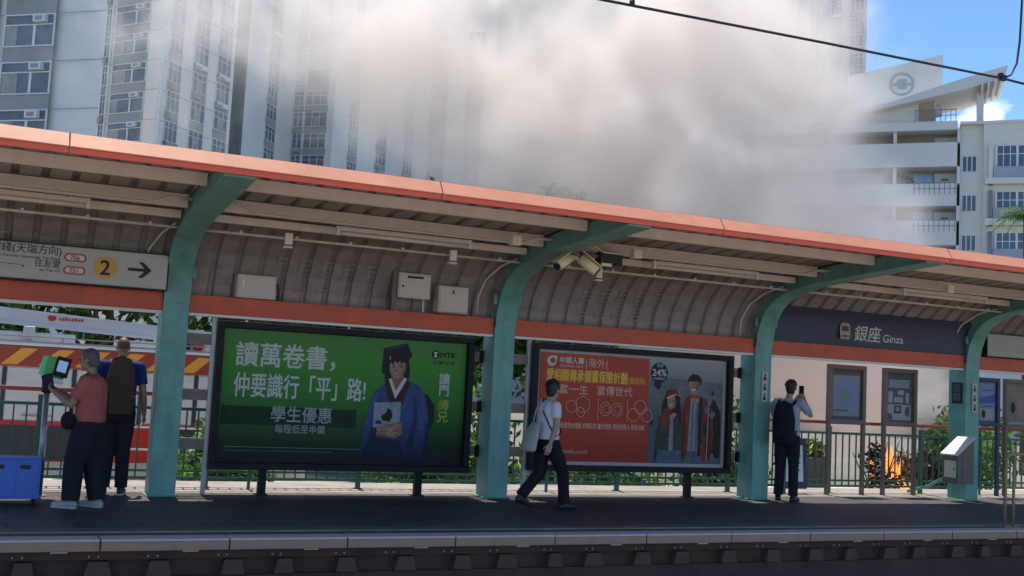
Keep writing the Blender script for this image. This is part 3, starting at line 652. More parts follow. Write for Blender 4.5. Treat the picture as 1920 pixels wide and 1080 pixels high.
for cx, cz, r in ((7.72, 1.30, .09), (7.90, 1.33, .12), (7.86, 1.22, .07), (8.27, 1.28, .10), (8.27, 1.28, .06), (8.45, 1.28, .10), (8.45, 1.28, .06), (8.72, 1.21, .10), (8.83, 1.33, .105), (8.94, 1.21, .10)):
    rg += ring(cx, cz, r)
rg += [[(8.10, 1.10), (8.106, 1.10), (8.106, 1.42), (8.10, 1.42)], [(8.59, 1.10), (8.596, 1.10), (8.596, 1.42), (8.59, 1.42)]]
flat(p, 'ring_diagram', PINK, yU, [q for q in rg], 0.001)
text(p, 'lettering', '保證現金價值 終期紅利 靈活提取 更換受保人 保單分拆', PINK, 7.55, yU, 0.98, 0.09, width=1.42, bold=0.001)
text(p, 'lettering', 'www.chinalife.com.hk', PINK, 7.42, yU, 0.62, 0.08, width=0.60)
flat(p, 'roundel', HAIRP, yU, [disc(9.20, 1.86, .15, 32)], 0.002)
text(p, 'lettering', '24%', WHITEP, 9.075, yU - 0.003, 1.81, 0.145, width=0.25, bold=0.003)
text(p, 'lettering', '高達', WHITEP, 9.15, yU - 0.003, 1.94, 0.06)
text(p, 'lettering', '首年保費折扣', WHITEP, 9.10, yU - 0.003, 1.75, 0.045, width=0.20)
BGD = ink('printed_dark_foliage', (0.030, 0.042, 0.035)); BGL = ink('printed_pale_haze', (0.20, 0.215, 0.225))
rb = random.Random(2); bg = [(1, [(9.06, 1.55), (10.37, 1.52), (10.37, 1.75), (9.06, 1.80)])]
for k in range(26):
    cx, cz, rr = rb.uniform(9.08, 9.4) if k < 14 else rb.uniform(9.95, 10.33), rb.uniform(.6, 1.72), rb.uniform(.02, .075)
    bg.append((k % 3 == 0 and 1 or 0, [(cx + rr * rb.uniform(.6, 1.2) * math.cos(a), max(.51, cz + rr * 1.3 * rb.uniform(.6, 1.2) * math.sin(a))) for a in [q * .7 for q in range(9)]]))
bg = [(m_, [(min(max(x, 9.06), 10.365), z) for x, z in q]) for m_, q in bg]
flat(p, 'printed_background', [BGD, BGL], yU + .0016, bg, 0.0004)
DKSK2 = ink('printed_face_shade', (0.30, 0.15, 0.11))
couple = flat(p, 'printed_couple', [COATR, KNIT, SKINP, HAIRP, GREENC, DENIM, GREYP, WHITEP, PINK, DKSK2, ink('printed_coat_shade', (0.14, 0.022, 0.02)), ink('printed_knit_shade', (0.19, 0.20, 0.23))], yU - .002, [
    (3, [(10.12, .6), (10.34, .6), (10.34, 1.3), (10.2, 1.5), (10.1, 1.3)]),
    (0, [(9.60, .56), (9.62, 1.35), (9.70, 1.52), (9.86, 1.56), (10.05, 1.50), (10.17, 1.34), (10.22, .95), (10.16, .56)]), (1, [(9.72, .66), (9.76, 1.5), (9.93, 1.5), (9.95, .66)]), (5, [(9.70, .53), (9.72, .70), (9.97, .70), (10.0, .53)]),
    (0, [(9.66, .62), (9.70, 1.46), (9.78, 1.5), (9.74, .62)]), (3, [(9.93, .62), (9.92, 1.42), (9.98, 1.54), (10.0, 1.4), (9.98, .62)]),
    (2, [(9.77, 1.62), (9.90, 1.62), (9.91, 1.48), (9.84, 1.42), (9.77, 1.48)]), (2, disc(9.83, 1.70, .095, 20, .13)), (9, [(9.90, 1.62), (9.925, 1.72), (9.91, 1.80), (9.88, 1.72), (9.87, 1.62)]), (9, [(9.77, 1.50), (9.90, 1.50), (9.90, 1.57), (9.83, 1.555), (9.77, 1.57)]), (7, [(9.78, 1.642), (9.87, 1.648), (9.85, 1.615), (9.80, 1.612)]), (3, [(9.775, 1.722), (9.81, 1.726), (9.81, 1.714), (9.775, 1.712)]), (3, [(9.845, 1.727), (9.885, 1.724), (9.885, 1.713), (9.845, 1.715)]), (9, [(9.82, 1.71), (9.84, 1.665), (9.81, 1.663)]),
    (10, [(10.08, .6), (10.10, 1.35), (10.15, 1.30), (10.17, .6)]), (10, [(9.64, .6), (9.66, 1.3), (9.69, 1.3), (9.68, .6)]), (11, [(9.80, .72), (9.82, 1.45), (9.835, 1.45), (9.83, .72)]), (11, [(9.89, .72), (9.89, 1.42), (9.92, 1.45), (9.92, .72)]),
    (3, [(9.72, 1.72), (9.73, 1.80), (9.80, 1.87), (9.90, 1.86), (9.97, 1.79), (9.96, 1.70), (9.93, 1.76), (9.74, 1.755)]),
    (3, [(9.26, 1.1), (9.28, 1.42), (9.36, 1.6), (9.5, 1.62), (9.58, 1.5), (9.62, 1.1)]),
    (4, [(9.16, .54), (9.20, 1.02), (9.30, 1.20), (9.44, 1.24), (9.56, 1.20), (9.64, 1.0), (9.66, .54)]), (1, [(9.40, .56), (9.41, 1.2), (9.47, 1.2), (9.48, .56)]),
    (0, [(9.24, 1.08), (9.27, 1.28), (9.38, 1.36), (9.44, 1.30), (9.38, 1.18), (9.36, 1.05)]), (2, disc(9.43, 1.43, .078, 18, .11)), (9, [(9.48, 1.36), (9.505, 1.44), (9.49, 1.50), (9.465, 1.44)]), (7, [(9.39, 1.385), (9.455, 1.39), (9.42, 1.365)]), (3, [(9.375, 1.455), (9.405, 1.458), (9.405, 1.448), (9.375, 1.446)]), (3, [(9.435, 1.46), (9.465, 1.457), (9.465, 1.447), (9.435, 1.449)]), (2, [(9.38, 1.20), (9.46, 1.27), (9.53, 1.25), (9.46, 1.16)]),
    (8, [(9.33, 1.47), (9.36, 1.56), (9.44, 1.61), (9.56, 1.60), (9.59, 1.52), (9.50, 1.535)]), (0, [(9.33, 1.49), (9.36, 1.575), (9.44, 1.615), (9.55, 1.60), (9.575, 1.53), (9.48, 1.55)]),
    (5, [(9.18, .52), (9.22, .70), (9.62, .70), (9.64, .52)]), (6, [(10.08, .55), (10.10, 1.52), (10.115, 1.52), (10.095, .55)])], 0.0016)

# mounting rails that tie the billboards to the columns
for i in range(len(CX) - 1):
    if i in (2, 3):
        for z in (0.62, 1.235, 1.935):
            x0, x1 = CX[i] + 0.157, CX[i + 1] - 0.157
            b = MB(); b.box(x0, x1, 14.525, 14.57, z - 0.07, z + 0.07); r_ = b.build('mounting_rail', M['plank'], can)
            b = MB(); b.box(x0, x0 + 0.05, 14.49, 14.524, z - 0.085, z + 0.085); b.box(x1 - 0.05, x1, 14.49, 14.524, z - 0.085, z + 0.085); b.build('clamp', M['black'], r_)

# ------------------------------------------------------------------ fence and hand rail along the rear edge
FX0, FX1, FY = -6.0, 24.0, 15.3
fn = thing('green_fence', 'dark green picket fence along the rear of the platform', 'fence', (9, FY, 0))
x = FX0 + 0.35; k = 0
while x < FX1 - 0.1:
    x2 = x + 2.1
    b = MB(); b.box(x - 0.03, x + 0.03, FY - 0.03, FY + 0.03, 0.0, 1.14); b.box(x - 0.06, x + 0.06, FY - 0.06, FY + 0.06, 0.0, 0.012); b.build('post', M['fence'], fn)
    b = MB(); b.box(x + 0.031, x2 - 0.031, FY - 0.022, FY + 0.022, 1.005, 1.045); b.box(x + 0.031, x2 - 0.031, FY - 0.018, FY + 0.018, 0.105, 0.14); b.box(x + 0.031, x2 - 0.031, FY - 0.014, FY + 0.014, 0.20, 0.232)
    for j in range(1, 14): xx = x + 0.15 * j; b.box(xx - 0.010, xx + 0.010, FY - 0.010, FY + 0.010, 0.1405, 1.0045)
    b.build('picket_panel', M['fence'], fn); x = x2
hr = thing('hand_rail', 'red brown hand rail running in front of the green fence', 'handrail', (9, 15.1, 0))
b = MB(); b.box(FX0, FX1, 15.08, 15.13, 1.185, 1.24); b.build('rail', M['redrail'], hr, bevel=0.008)
x = FX0 + 0.4
while x < FX1:
    b = MB(); b.box(x - 0.02, x + 0.02, 15.095, 15.115, 0.0, 1.184); 
    x += 4.44
    b.build('post', M['fence'], hr)

# ------------------------------------------------------------------ notice boards at the rear
def board(label, x0, x1, z0, z1, mf, paper, inner=0.075):
    t = thing('notice_board', label, 'notice board', ((x0 + x1) / 2, 14.9, 0), 'framed notice boards on posts')
    b = MB(); b.box(x0, x1, 14.90, 14.98, z1 - inner, z1); b.box(x0, x1, 14.90, 14.98, z0, z0 + inner); b.box(x0, x0 + inner, 14.90, 14.98, z0 + inner, z1 - inner); b.box(x1 - inner, x1, 14.90, 14.98, z0 + inner, z1 - inner)
    b.build('frame', mf, t, bevel=0.005)
    b = MB(); b.box(x0 + inner, x1 - inner, 14.945, 14.97, z0 + inner, z1 - inner); s_ = b.build('sheet', paper, t)
    for xx in (x0 + 0.03, x1 - 0.03):
        b = MB(); b.box(xx - 0.03, xx + 0.03, 14.91, 14.97, 0.0, z0 - 0.001); b.build('post', mf, t)
    return t, s_
SLATE = ink('slate_print', (0.10, 0.11, 0.13)); MAPP = ink('pale_map_print', (0.25, 0.28, 0.31)); MAPG = ink('map_green', (0.20, 0.27, 0.20)); BLUEP = ink('blue_print', (0.06, 0.12, 0.33)); BLUE2 = ink('pale_blue_print', (0.20, 0.26, 0.42))
t, s_ = board('bronze framed board with a pale grey area map', 12.88, 13.695, 1.20, 2.197, M['brown'], SLATE)
yN = 14.9435
flat(s_, 'printed_map', [MAPP, MAPG, SLATE, BLUE2], yN, [[(13.0, 1.33), (13.58, 1.33), (13.58, 2.02), (13.0, 2.02)], (3, [(13.1, 1.5), (13.5, 1.48), (13.54, 1.9), (13.3, 1.97), (13.06, 1.86)]), (1, [(13.18, 1.6), (13.33, 1.56), (13.40, 1.72), (13.28, 1.80), (13.17, 1.72)]), (2, [(13.02, 1.41), (13.34, 1.41), (13.34, 1.435), (13.02, 1.435)])] , 0.002)
t, s_ = board('bronze framed board with dark notices and pale paper blocks', 14.10, 14.86, 1.20, 2.197, M['brown'], SLATE)
flat(s_, 'pinned_notices', [MAPP, GREYP, SLATE, HAIRP], yN, [(2, [(14.18, 1.28), (14.78, 1.28), (14.78, 2.1), (14.18, 2.1)]), [(14.22, 1.86), (14.70, 1.86), (14.72, 2.0), (14.25, 2.0)], (1, [(14.5, 1.985), (14.7, 1.985), (14.7, 2.0), (14.5, 2.0)]), (1, [(14.22, 1.60), (14.32, 1.60), (14.33, 1.80), (14.23, 1.80)]), (1, [(14.36, 1.61), (14.56, 1.61), (14.56, 1.70), (14.36, 1.70)]), (1, [(14.44, 1.74), (14.58, 1.74), (14.58, 1.82), (14.44, 1.82)]), (1, [(14.62, 1.6), (14.70, 1.6), (14.70, 1.78), (14.62, 1.78)]),
    (1, [(14.20, 1.30), (14.74, 1.30), (14.74, 1.57), (14.20, 1.57)]), (3, [(14.36, 1.42), (14.52, 1.42), (14.52, 1.55), (14.36, 1.55)]), (0, [(14.39, 1.45), (14.49, 1.45), (14.49, 1.53), (14.39, 1.53)]), (2, [(14.21, 1.31), (14.33, 1.31), (14.31, 1.40), (14.21, 1.42)]), (2, [(14.6, 1.4), (14.70, 1.36), (14.71, 1.55), (14.62, 1.52)])], 0.0016)
t, s_ = board('navy framed board with a blue printed poster right of the last column', 16.285, 16.875, 1.27, 2.143, M['navy'], BLUEP, 0.07)
flat(s_, 'printed_poster', [BLUE2, BLUEP, GREYP, HAIRP], yN, [[(16.375, 1.36), (16.79, 1.36), (16.79, 2.05), (16.375, 2.05)], (1, [(16.38, 1.66), (16.785, 1.70), (16.785, 1.84), (16.38, 1.78)]), (1, [(16.45, 1.9), (16.74, 1.9), (16.74, 1.925), (16.45, 1.925)]), (2, [(16.40, 1.38), (16.77, 1.38), (16.77, 1.58), (16.40, 1.58)]), (3, disc(16.50, 1.48, .05, 16, .08)), (1, [(16.45, 1.60), (16.72, 1.62), (16.72, 1.64), (16.45, 1.62)])], 0.0016)
t, s_ = board('bronze framed board with a faded portrait poster at the right edge', 17.02, 17.85, 1.22, 2.15, M['brown'], ink('faded_print', (0.22, 0.20, 0.16)))
flat(s_, 'printed_poster', [ink('faded_rose', (0.33, 0.21, 0.19)), HAIRP, GREYP], yN, [[(17.35, 1.45), (17.70, 1.45), (17.70, 1.80), (17.35, 1.80)], (1, disc(17.25, 1.62, .06, 16, .1)), (2, [(17.14, 1.32), (17.74, 1.32), (17.74, 1.36), (17.14, 1.36)])], 0.0016)

# ------------------------------------------------------------------ signs on the columns
def colsign(label, x, z0, z1, glyphs):
    t = thing('column_sign', label, 'sign', (x, 14.14, z0), 'narrow signs on the columns')
    b = MB(); b.box(x - 0.055, x + 0.055, 14.128, 14.147, z0, z1); b.build('plate', M['offwhite'], t, bevel=0.003)
    g = []
    for i in range(3):
        cz = z1 - (i + 0.5) * (z1 - z0) / 3
        g += [disc(x, cz + 0.035, 0.018, 12), [(x - 0.035, cz - 0.05), (x + 0.03, cz - 0.05), (x + 0.012, cz + 0.012), (x - 0.02, cz + 0.012)]]
    flat(t, 'pictogram', M['ink'], 14.126, g, 0.0015)
    return t
colsign('narrow pale pictogram sign on the column beside the man taking a photo', CX[4] + 0.02, 1.50, 1.96, 0)
colsign('narrow pale pictogram sign on the column with the sloped console', CX[5] + 0.03, 1.50, 1.99, 0)
t = thing('wall_notice', 'small dark framed notice on the side of the last column', 'notice', (CX[5] - 0.16, 14.33, 1.65))
b = MB(); b.box(CX[5] - 0.175, CX[5] - 0.157, 14.22, 14.44, 1.64, 2.0); b.build('frame', M['ink'], t)
b = MB(); b.box(CX[5] - 0.179, CX[5] - 0.1755, 14.25, 14.41, 1.68, 1.82); b.box(CX[5] - 0.179, CX[5] - 0.1755, 14.25, 14.41, 1.84, 1.97); b.build('paper', SLATE, t)

# ------------------------------------------------------------------ sloped console on the last column
t = thing('service_console', 'beige console with a sloped white top on the last column', 'console', (14.95, 14.05, 0.3))
x0, x1, y0, y1 = 14.74, 15.10, 13.86, 14.20
b = MB(); b.prism([(x0, y0, .30), (x1, y0, .30), (x1, y0, 1.05), (x0, y0, .77)], (0, y1 - y0, 0)); M['olive'] = mat('olive_beige_paint', (0.15, 0.135, 0.09), 0.5, 0.15, 5)
b.build('body', M['olive'], t, bevel=0.006)
b = MB(); b.prism([(x0 - 0.03, y0 - 0.02, .765), (x1, y0 - 0.02, 1.06), (x1, y0 - 0.02, 1.085), (x0 - 0.03, y0 - 0.02, .79)], (0, y1 - y0 + 0.04, 0)); b.build('top_panel', M['white'], t, bevel=0.004)
b = MB(); b.box(x0 + 0.10, x1 - 0.08, y0 - 0.006, y0 - 0.001, .38, .74); b.build('front_panel', M['brown'], t)
b = MB(); b.box(x0 - 0.006, x0 - 0.001, y0 + 0.04, y1 - 0.05, .40, .68); d_ = b.build('door', M['cab'], t)
b = MB(); b.ell((x0 - 0.01, y0 + 0.08, .55), (0.01, 0.015, 0.015)); b.build('lock', M['ink'], d_)
t = thing('bracing_strut', 'teal steel strut leaning from the fence foot to the last column', 'strut', (15.4, 15.1, 0))
b = MB(); b.bar((14.95, 15.2, 0.05), (15.22, 15.0, 0.16), 0.06, 0.05); b.bar((15.2, 15.0, 0.14), (15.6, 14.6, 0.52), 0.07, 0.05); b.build('strut', M['teal'], t)

# ------------------------------------------------------------------ card reader, trolley, near post
t = thing('card_reader', 'green card reader with a blue screen on a slim post', 'card reader', (0.66, 14.15, 0))
b = MB(); b.tube([(0.66, 14.15, 0.0), (0.66, 14.15, 1.19)], 0.034, 12); b.box(0.58, 0.74, 14.07, 14.23, 0.0, 0.015); b.build('post', M['steel'], t)
b = MB(); b.box(0.60, 0.72, 14.09, 14.21, 1.19, 1.34); b.build('neck', M['black'], t, bevel=0.01)
def tilt(c, ry, rz, sx, sy, sz): 
    m3 = Matrix.Rotation(R(rz), 3, 'Z') @ Matrix.Rotation(R(ry), 3, 'Y'); return c, m3 @ Vector((sx, 0, 0)), m3 @ Vector((0, sy, 0)), m3 @ Vector((0, 0, sz))
b = MB(); b.obox(*tilt((0.71, 14.12, 1.485), 12, 18, .125, .10, .115)); hd = b.build('head', M['green'], t, bevel=0.02)
m3 = Matrix.Rotation(R(18), 3, 'Z') @ Matrix.Rotation(R(12), 3, 'Y'); c0 = Vector((0.71, 14.12, 1.485))
def hp(x, y, z): return c0 + m3 @ Vector((x, y, z))
b = MB(); b.obox(hp(0.055, -0.108, 0.02), m3 @ Vector((.085, 0, 0)), m3 @ Vector((0, .006, 0)), m3 @ Vector((0, 0, .115))); b.obox(hp(0.131, 0, 0.02), m3 @ Vector((.005, 0, 0)), m3 @ Vector((0, .095, 0)), m3 @ Vector((0, 0, .11))); b.build('bezel', M['black'], hd)
b = MB(); b.obox(hp(0.05, -0.116, 0.025), m3 @ Vector((.055, 0, 0)), m3 @ Vector((0, .002, 0)), m3 @ Vector((0, 0, .065))); b.build('screen', M['screen'], hd)
b = MB(); b.obox(hp(0.05, -0.06, -0.15), m3 @ Vector((.06, 0, 0)), m3 @ Vector((0, .05, 0)), m3 @ Vector((0, 0, .03))); b.build('card_pad', M['white'], hd)

t = thing('folding_trolley', 'blue plastic folding box trolley with a steel handle', 'trolley', (0.35, 13.3, 0))
b = MB(); X0, X1, Y0, Y1, zb, zt = 0.06, 0.625, 13.18, 13.52, 0.07, 0.485
for x_ in (X0, X1 - 0.018): b.box(x_, x_ + 0.018, Y0, Y1, zb, zt)
for y_ in (Y0, Y1 - 0.018): b.box(X0 + 0.018, X1 - 0.018, y_, y_ + 0.018, zb, zt)
b.box(X0 + 0.018, X1 - 0.018, Y0 + 0.018, Y1 - 0.018, zb, zb + 0.018)
for x_ in (X0 + 0.03, (X0 + X1) / 2 + 0.03): b.box(x_, x_ + 0.012, Y0 - 0.006, Y0, zb + 0.02, zt - 0.02)
for z_ in (zb + 0.02, zt - 0.035): b.box(X0, X1, Y0 - 0.008, Y0 - 0.0005, z_, z_ + 0.02)
b.build('box', M['bluep'], t, bevel=0.004)
b = MB(); b.box(X0 - 0.005, X1 + 0.005, Y0 - 0.01, Y1 + 0.01, zt + 0.001, zt + 0.022); b.build('lid', M['bluep'], t, bevel=0.006)
b = MB()
for xc in (0.21, 0.47): b.box(xc - 0.05, xc + 0.05, Y0 - 0.010, Y0 - 0.0062, zt - 0.095, zt - 0.055)
b.build('grip_hole', M['ink'], t)
for xc in (X0 + 0.05, X1 - 0.05):
    for yc in (Y0 + 0.05, Y1 - 0.05):
        b = MB(); b.tube([(xc - 0.012, yc, 0.032), (xc + 0.012, yc, 0.032)], 0.032, 14); b.box(xc - 0.018, xc + 0.018, yc - 0.015, yc + 0.015, 0.05, 0.07); b.build('wheel', M['black'], t)
b = MB(); b.tube([(X1 + 0.02, Y0 + 0.06, 0.1), (X1 + 0.03, Y0 + 0.06, 0.80), (X1 + 0.03, Y0 + 0.12, 0.84), (X1 + 0.03, Y1 - 0.12, 0.84), (X1 + 0.03, Y1 - 0.06, 0.80), (X1 + 0.02, Y1 - 0.06, 0.1)], 0.010, 8); b.build('handle', M['steel'], t)

t = thing('steel_barrier', 'tan steel barrier post at the platform edge on the far right', 'barrier', (12.55, 10.85, 0))
b = MB(); b.tube([(12.44, 10.9, 0.0), (12.47, 10.9, 0.90), (12.50, 10.9, 0.95), (12.56, 10.9, 0.965), (12.95, 10.9, 0.975)], 0.022, 10); b.build('hoop', M['tan'], t)
b = MB(); b.tube([(12.60, 10.9, 0.0), (12.62, 10.9, 0.964)], 0.020, 10); b.build('post', M['tan'], t)
b = MB(); b.box(12.38, 12.70, 10.85, 10.95, 0.0, 0.012); b.build('base_plate', M['tan'], t)

# ------------------------------------------------------------------ white board leaning behind the photographer
t = thing('leaning_board', 'dark framed white sign board leaning on the green fence', 'sign', (12.2, 15.1, 0))
b = MB(); b.obox((12.34, 15.17, 0.50), (0.31, 0, 0), (0, 0.012, 0), (0, 0.03, 0.42)); b.build('frame', M['navy'], t)
b = MB(); b.obox((12.32, 15.153, 0.50), (0.25, 0, 0), (0, 0.004, 0), (0, 0.022, 0.30)); s_ = b.build('sheet', M['white'], t)
flat(s_, 'lettering', M['ink'], 15.12, [[(12.32, .62 - .06 * k), (12.50 - .05 * (k % 2), .62 - .06 * k), (12.50 - .05 * (k % 2), .635 - .06 * k), (12.32, .635 - .06 * k)] for k in range(6)], 0.004)

# ------------------------------------------------------------------ overhead wire
t = thing('overhead_wire', 'dark overhead tram wire sagging across the sky with a dropper', 'wire', (7, 8, 4.8))
wp = [(-6.0, 7.86, 4.60), (4.4, 8.0, 4.778), (6.7, 8.0, 4.83), (9.04, 8.0, 4.872), (12.0, 8.05, 4.83), (22, 8.2, 4.7)]
b = MB(); b.tube(wp, 0.013, 8); b.build('contact_wire', M['ink'], t)
b = MB(); b.tube([(9.06, 8.0, 4.875), (9.16, 8.0, 4.93), (9.24, 8.0, 5.06), (9.28, 8.0, 5.30), (9.31, 8.0, 5.8), (9.33, 8.0, 6.6)], 0.011, 8); b.build('dropper', M['ink'], t)
b = MB(); b.box(9.01, 9.08, 7.98, 8.02, 4.85, 4.905); b.box(9.0, 9.03, 7.975, 8.025, 4.885, 4.92); b.build('clamp', M['ink'], t)
b = MB(); b.tube([(4.69, 8.0, 4.785), (4.69, 8.0, 4.83)], 0.024, 10); b.tube([(4.69, 8.0, 4.83), (4.69, 8.0, 5.6)], 0.010, 8); b.build('hanger', M['ink'], t)

# ------------------------------------------------------------------ residential towers far behind
TW1 = mat('tower_blue_grey', (0.80, 0.775, 0.73), 0.8, 0.08, 0.12, grime=0.12)
TW2 = mat('tower_cream', (0.85, 0.79, 0.69), 0.8, 0.08, 0.12, grime=0.12)
TW3 = mat('tower_pale_blue', (0.76, 0.735, 0.69), 0.8, 0.12, 0.1, grime=0.1)
TW4 = mat('tower_grey', (0.66, 0.645, 0.62), 0.8, 0.12, 0.1, grime=0.1)
TGL = mat('tower_glass', (0.22, 0.25, 0.29), 0.3, 0.5, 0.35, spec=0.3)  # panes and spandrels lightened, a veil of haze put into their colour
SPAN = mat('grey_spandrel', (0.36, 0.355, 0.345), 0.7, 0.2, 0.5)
WFR = mat('white_window_frame', (0.74, 0.75, 0.75), 0.5, 0.1, 2)
GAPSH = mat('gap_shade', (0.14, 0.15, 0.16), 0.8, 0.2, 1)  # painted shade for the gap between two blocks
CURT = mat('pale_curtain', (0.42, 0.42, 0.40), 0.8, 0.3, 1.5)

r0 = Vector((RT.x, RT.y)).normalized()
def gpt(px, z):
    p = at(px, 600, z); return Vector((p.x, p.y))

class Facet:
    """vertical wall plane from ground point A to B (A is the left one as seen)"""
    def __init__(s, A, B):
        s.A, s.B = A, B; d = B - A; s.L = d.length; s.u = d / s.L
        s.n = Vector((s.u.y, -s.u.x))             # towards the viewer
    def P(s, x, out, h): q = s.A + s.u * x + s.n * out; return Vector((q.x, q.y, h))
    def box(s, b, x0, x1, o0, o1, h0, h1, mi=0):
        vs = [s.P(x, o, h) for x in (x0, x1) for o in (o0, o1) for h in (h0, h1)]
        b.add(vs, [(0, 1, 3, 2), (4, 6, 7, 5), (0, 4, 5, 1), (2, 3, 7, 6), (0, 2, 6, 4), (1, 5, 7, 3)], mi)

def tower(name, label, pts, depth, ztop, m, zbot=Z0):
    """pts: facade polyline of ground points from left to right; closed behind by a far edge"""
    t = thing(name, label, 'tower block', (pts[0].x, pts[0].y, Z0))
    bR, bL = pts[-1] + pts[-1].normalized() * depth - r0 * 1.0, pts[0] + pts[0].normalized() * depth + r0 * 1.0
    poly = [Vector((p.x, p.y, zbot)) for p in pts] + [Vector((bR.x, bR.y, zbot)), Vector((bL.x, bL.y, zbot))]
    b = MB(); b.prism(poly, (0, 0, ztop - zbot)); b.build('wall', m, t)
    b = MB(); b.prism([p + Vector((0, 0, ztop - zbot + 0.01)) for p in poly], (0, 0, 1.2)); b.build('roof_parapet', m, t)
    return t

def window(t, F, x0, x1, h0, storey, kind, rnd):
    """one storey of a window bay: frame, panes, grey spandrel; kind a: wide flat front, b: bay with fine bars"""
    b = MB(); w = x1 - x0; sp = 0.85; e = 0.07; o = 0.10
    F.box(b, x0, x1, 0.02, o, h0 + storey - e, h0 + storey, 0); F.box(b, x0, x1, 0.02, o + 0.06, h0 + sp, h0 + sp + e, 0)
    F.box(b, x0, x0 + e, 0.02, o, h0 + sp + e, h0 + storey - e, 0); F.box(b, x1 - e, x1, 0.02, o, h0 + sp + e, h0 + storey - e, 0)
    F.box(b, x0, x1, 0.01, 0.05, h0, h0 + sp, 1)
    ht = h0 + storey - 0.65
    if kind == 'a':
        F.box(b, x0 + e, x1 - e, 0.02, o - 0.02, ht, ht + e, 0); xm = x0 + w * 0.58; F.box(b, xm, xm + 0.16, 0.02, o - 0.02, h0 + sp + e, ht, 0)
        F.box(b, x0 + w * 0.62, x0 + w * 0.85, 0.02, 0.35, ht + 0.12, h0 + storey - 0.10, 0)
        F.box(b, x0 + w * 0.66, x0 + w * 0.81, 0.351, 0.36, ht + 0.2, h0 + storey - 0.2, 1)
        if rnd.random() < 0.6: F.box(b, x0 + 0.1, x0 + 0.1 + w * rnd.uniform(.15, .4), 0.025, 0.03, h0 + sp + e, ht, 2)
    else:
        n = 3 if w > 1.6 else 2
        for k in range(1, n): xm = x0 + w * k / n; F.box(b, xm - 0.03, xm + 0.03, 0.02, o - 0.01, h0 + sp + e, h0 + storey - e, 0)
        F.box(b, x0 + e, x1 - e, 0.02, o - 0.02, ht, ht + 0.05, 0)
        if rnd.random() < 0.5: F.box(b, x0 + w * .4, x0 + w * .62, 0.025, 0.03, h0 + sp + e, ht, 2)
        if rnd.random() < 0.35: F.box(b, x0 + w * .1, x0 + w * .1 + .6, 0.05, 0.45, h0 + .15, h0 + .55, 2)
        if rnd.random() < 0.2: F.box(b, x0 + .1, x1 - .1, 0.3, 0.34, h0 + sp - .5, h0 + sp - .05, rnd.choice((0, 2)))
    o_ = b.build('window', [WFR, SPAN, CURT], t)
    b = MB(); F.box(b, x0 + e, x1 - e, 0.012, 0.02, h0 + sp + e, h0 + storey - e); b.build('pane', TGL, o_)
    return o_

rnd = random.Random(11)
# nearest block on the left edge
A, B_, C_ = gpt(-420, 66), gpt(64, 61.5), gpt(150, 60.4)
t = tower('tower_block', 'nearest blue grey tower block with wide windows at the left edge', [A, B_, C_], 16, 46, TW1)
F = Facet(A, C_); L = F.L; pxm = L / 570.0
for h in range(4, 12):
    window(t, F, (420 - 30) * pxm, (420 + 62) * pxm, Z0 + 2.75 * h + 0.1, 2.75, 'a', rnd)
    window(t, F, (420 - 140) * pxm, (420 - 45) * pxm, Z0 + 2.75 * h + 0.1, 2.75, 'a', rnd)
b = MB()
for h in range(3, 14): F.box(b, 0, L, 0.0, 0.012, Z0 + 2.75 * h + 0.10, Z0 + 2.75 * h + 0.14)
b.build('floor_joint', SPAN, t)
# cream block second from the left, with a face turned to the left
P0, P1, P2, P3 = gpt(150, 103), gpt(262, 99.5), gpt(404, 110), gpt(412, 112)
t = tower('tower_block', 'cream tower block with three oblique window bays left of the dark gap', [P0, P1, P2], 20, 74, TW2)
F1, F2 = Facet(P0, P1), Facet(P1, P2)
for h in range(6, 15):
    z = Z0 + 2.78 * h
    window(t, F1, F1.L * .03, F1.L * .13, z, 2.78, 'b', rnd)
    window(t, F1, F1.L * .20, F1.L * .78, z, 2.78, 'a', rnd)
    for a, c in ((.10, .27), (.42, .62), (.75, .95)): window(t, F2, F2.L * a, F2.L * c, z + 0.3, 2.78, 'b', rnd)
b = MB(); F1.box(b, F1.L * .15, F1.L * .165, 0.02, 0.25, Z0, 70); F2.box(b, 0.0, .2, 0.02, 0.3, Z0, 70); b.build('drain_pipe', WFR, t)
b = MB()
for h in range(4, 20): F1.box(b, 0, F1.L, 0.0, 0.015, Z0 + 2.78 * h + 0.05, Z0 + 2.78 * h + 0.1); F2.box(b, 0, F2.L, 0.0, 0.015, Z0 + 2.78 * h + 0.05, Z0 + 2.78 * h + 0.1)
b.build('floor_joint', CURT, t)
# pale blue block behind the smoke
Q0, Q1, Q2, Q3, Q4 = gpt(418, 128), gpt(505, 141), gpt(600, 139), gpt(770, 158), gpt(905, 155)
t = tower('tower_block', 'pale blue tower block half veiled by smoke, right of the dark gap', [Q0, Q1, Q2, Q3, Q4], 24, 92, TW3)
for Fa, bays, kind in ((Facet(Q0, Q1), ((.58, .82),), 'b'), (Facet(Q1, Q2), ((.20, .40), (.43, .88)), 'b'), (Facet(Q2, Q3), ((.16, .26), (.46, .58), (.78, .90)), 'b'), (Facet(Q3, Q4), ((.1, .35), (.6, .85)), 'b')):
    for h in range(8, 19):
        for a, c in bays: window(t, Fa, Fa.L * a, Fa.L * c, Z0 + 2.78 * h, 2.78, kind, rnd)
# dark slot between the two blocks: shade of the gap, painted on a slab
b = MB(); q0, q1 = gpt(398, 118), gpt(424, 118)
Fs = Facet(q0, q1); Fs.box(b, 0, Fs.L, -1.0, 0, Z0, 70); o = b.build('shaded_gap', GAPSH)
tag(o, 'dark narrow slab painted as the shade in the gap between the cream and pale blue blocks', 'tower block')
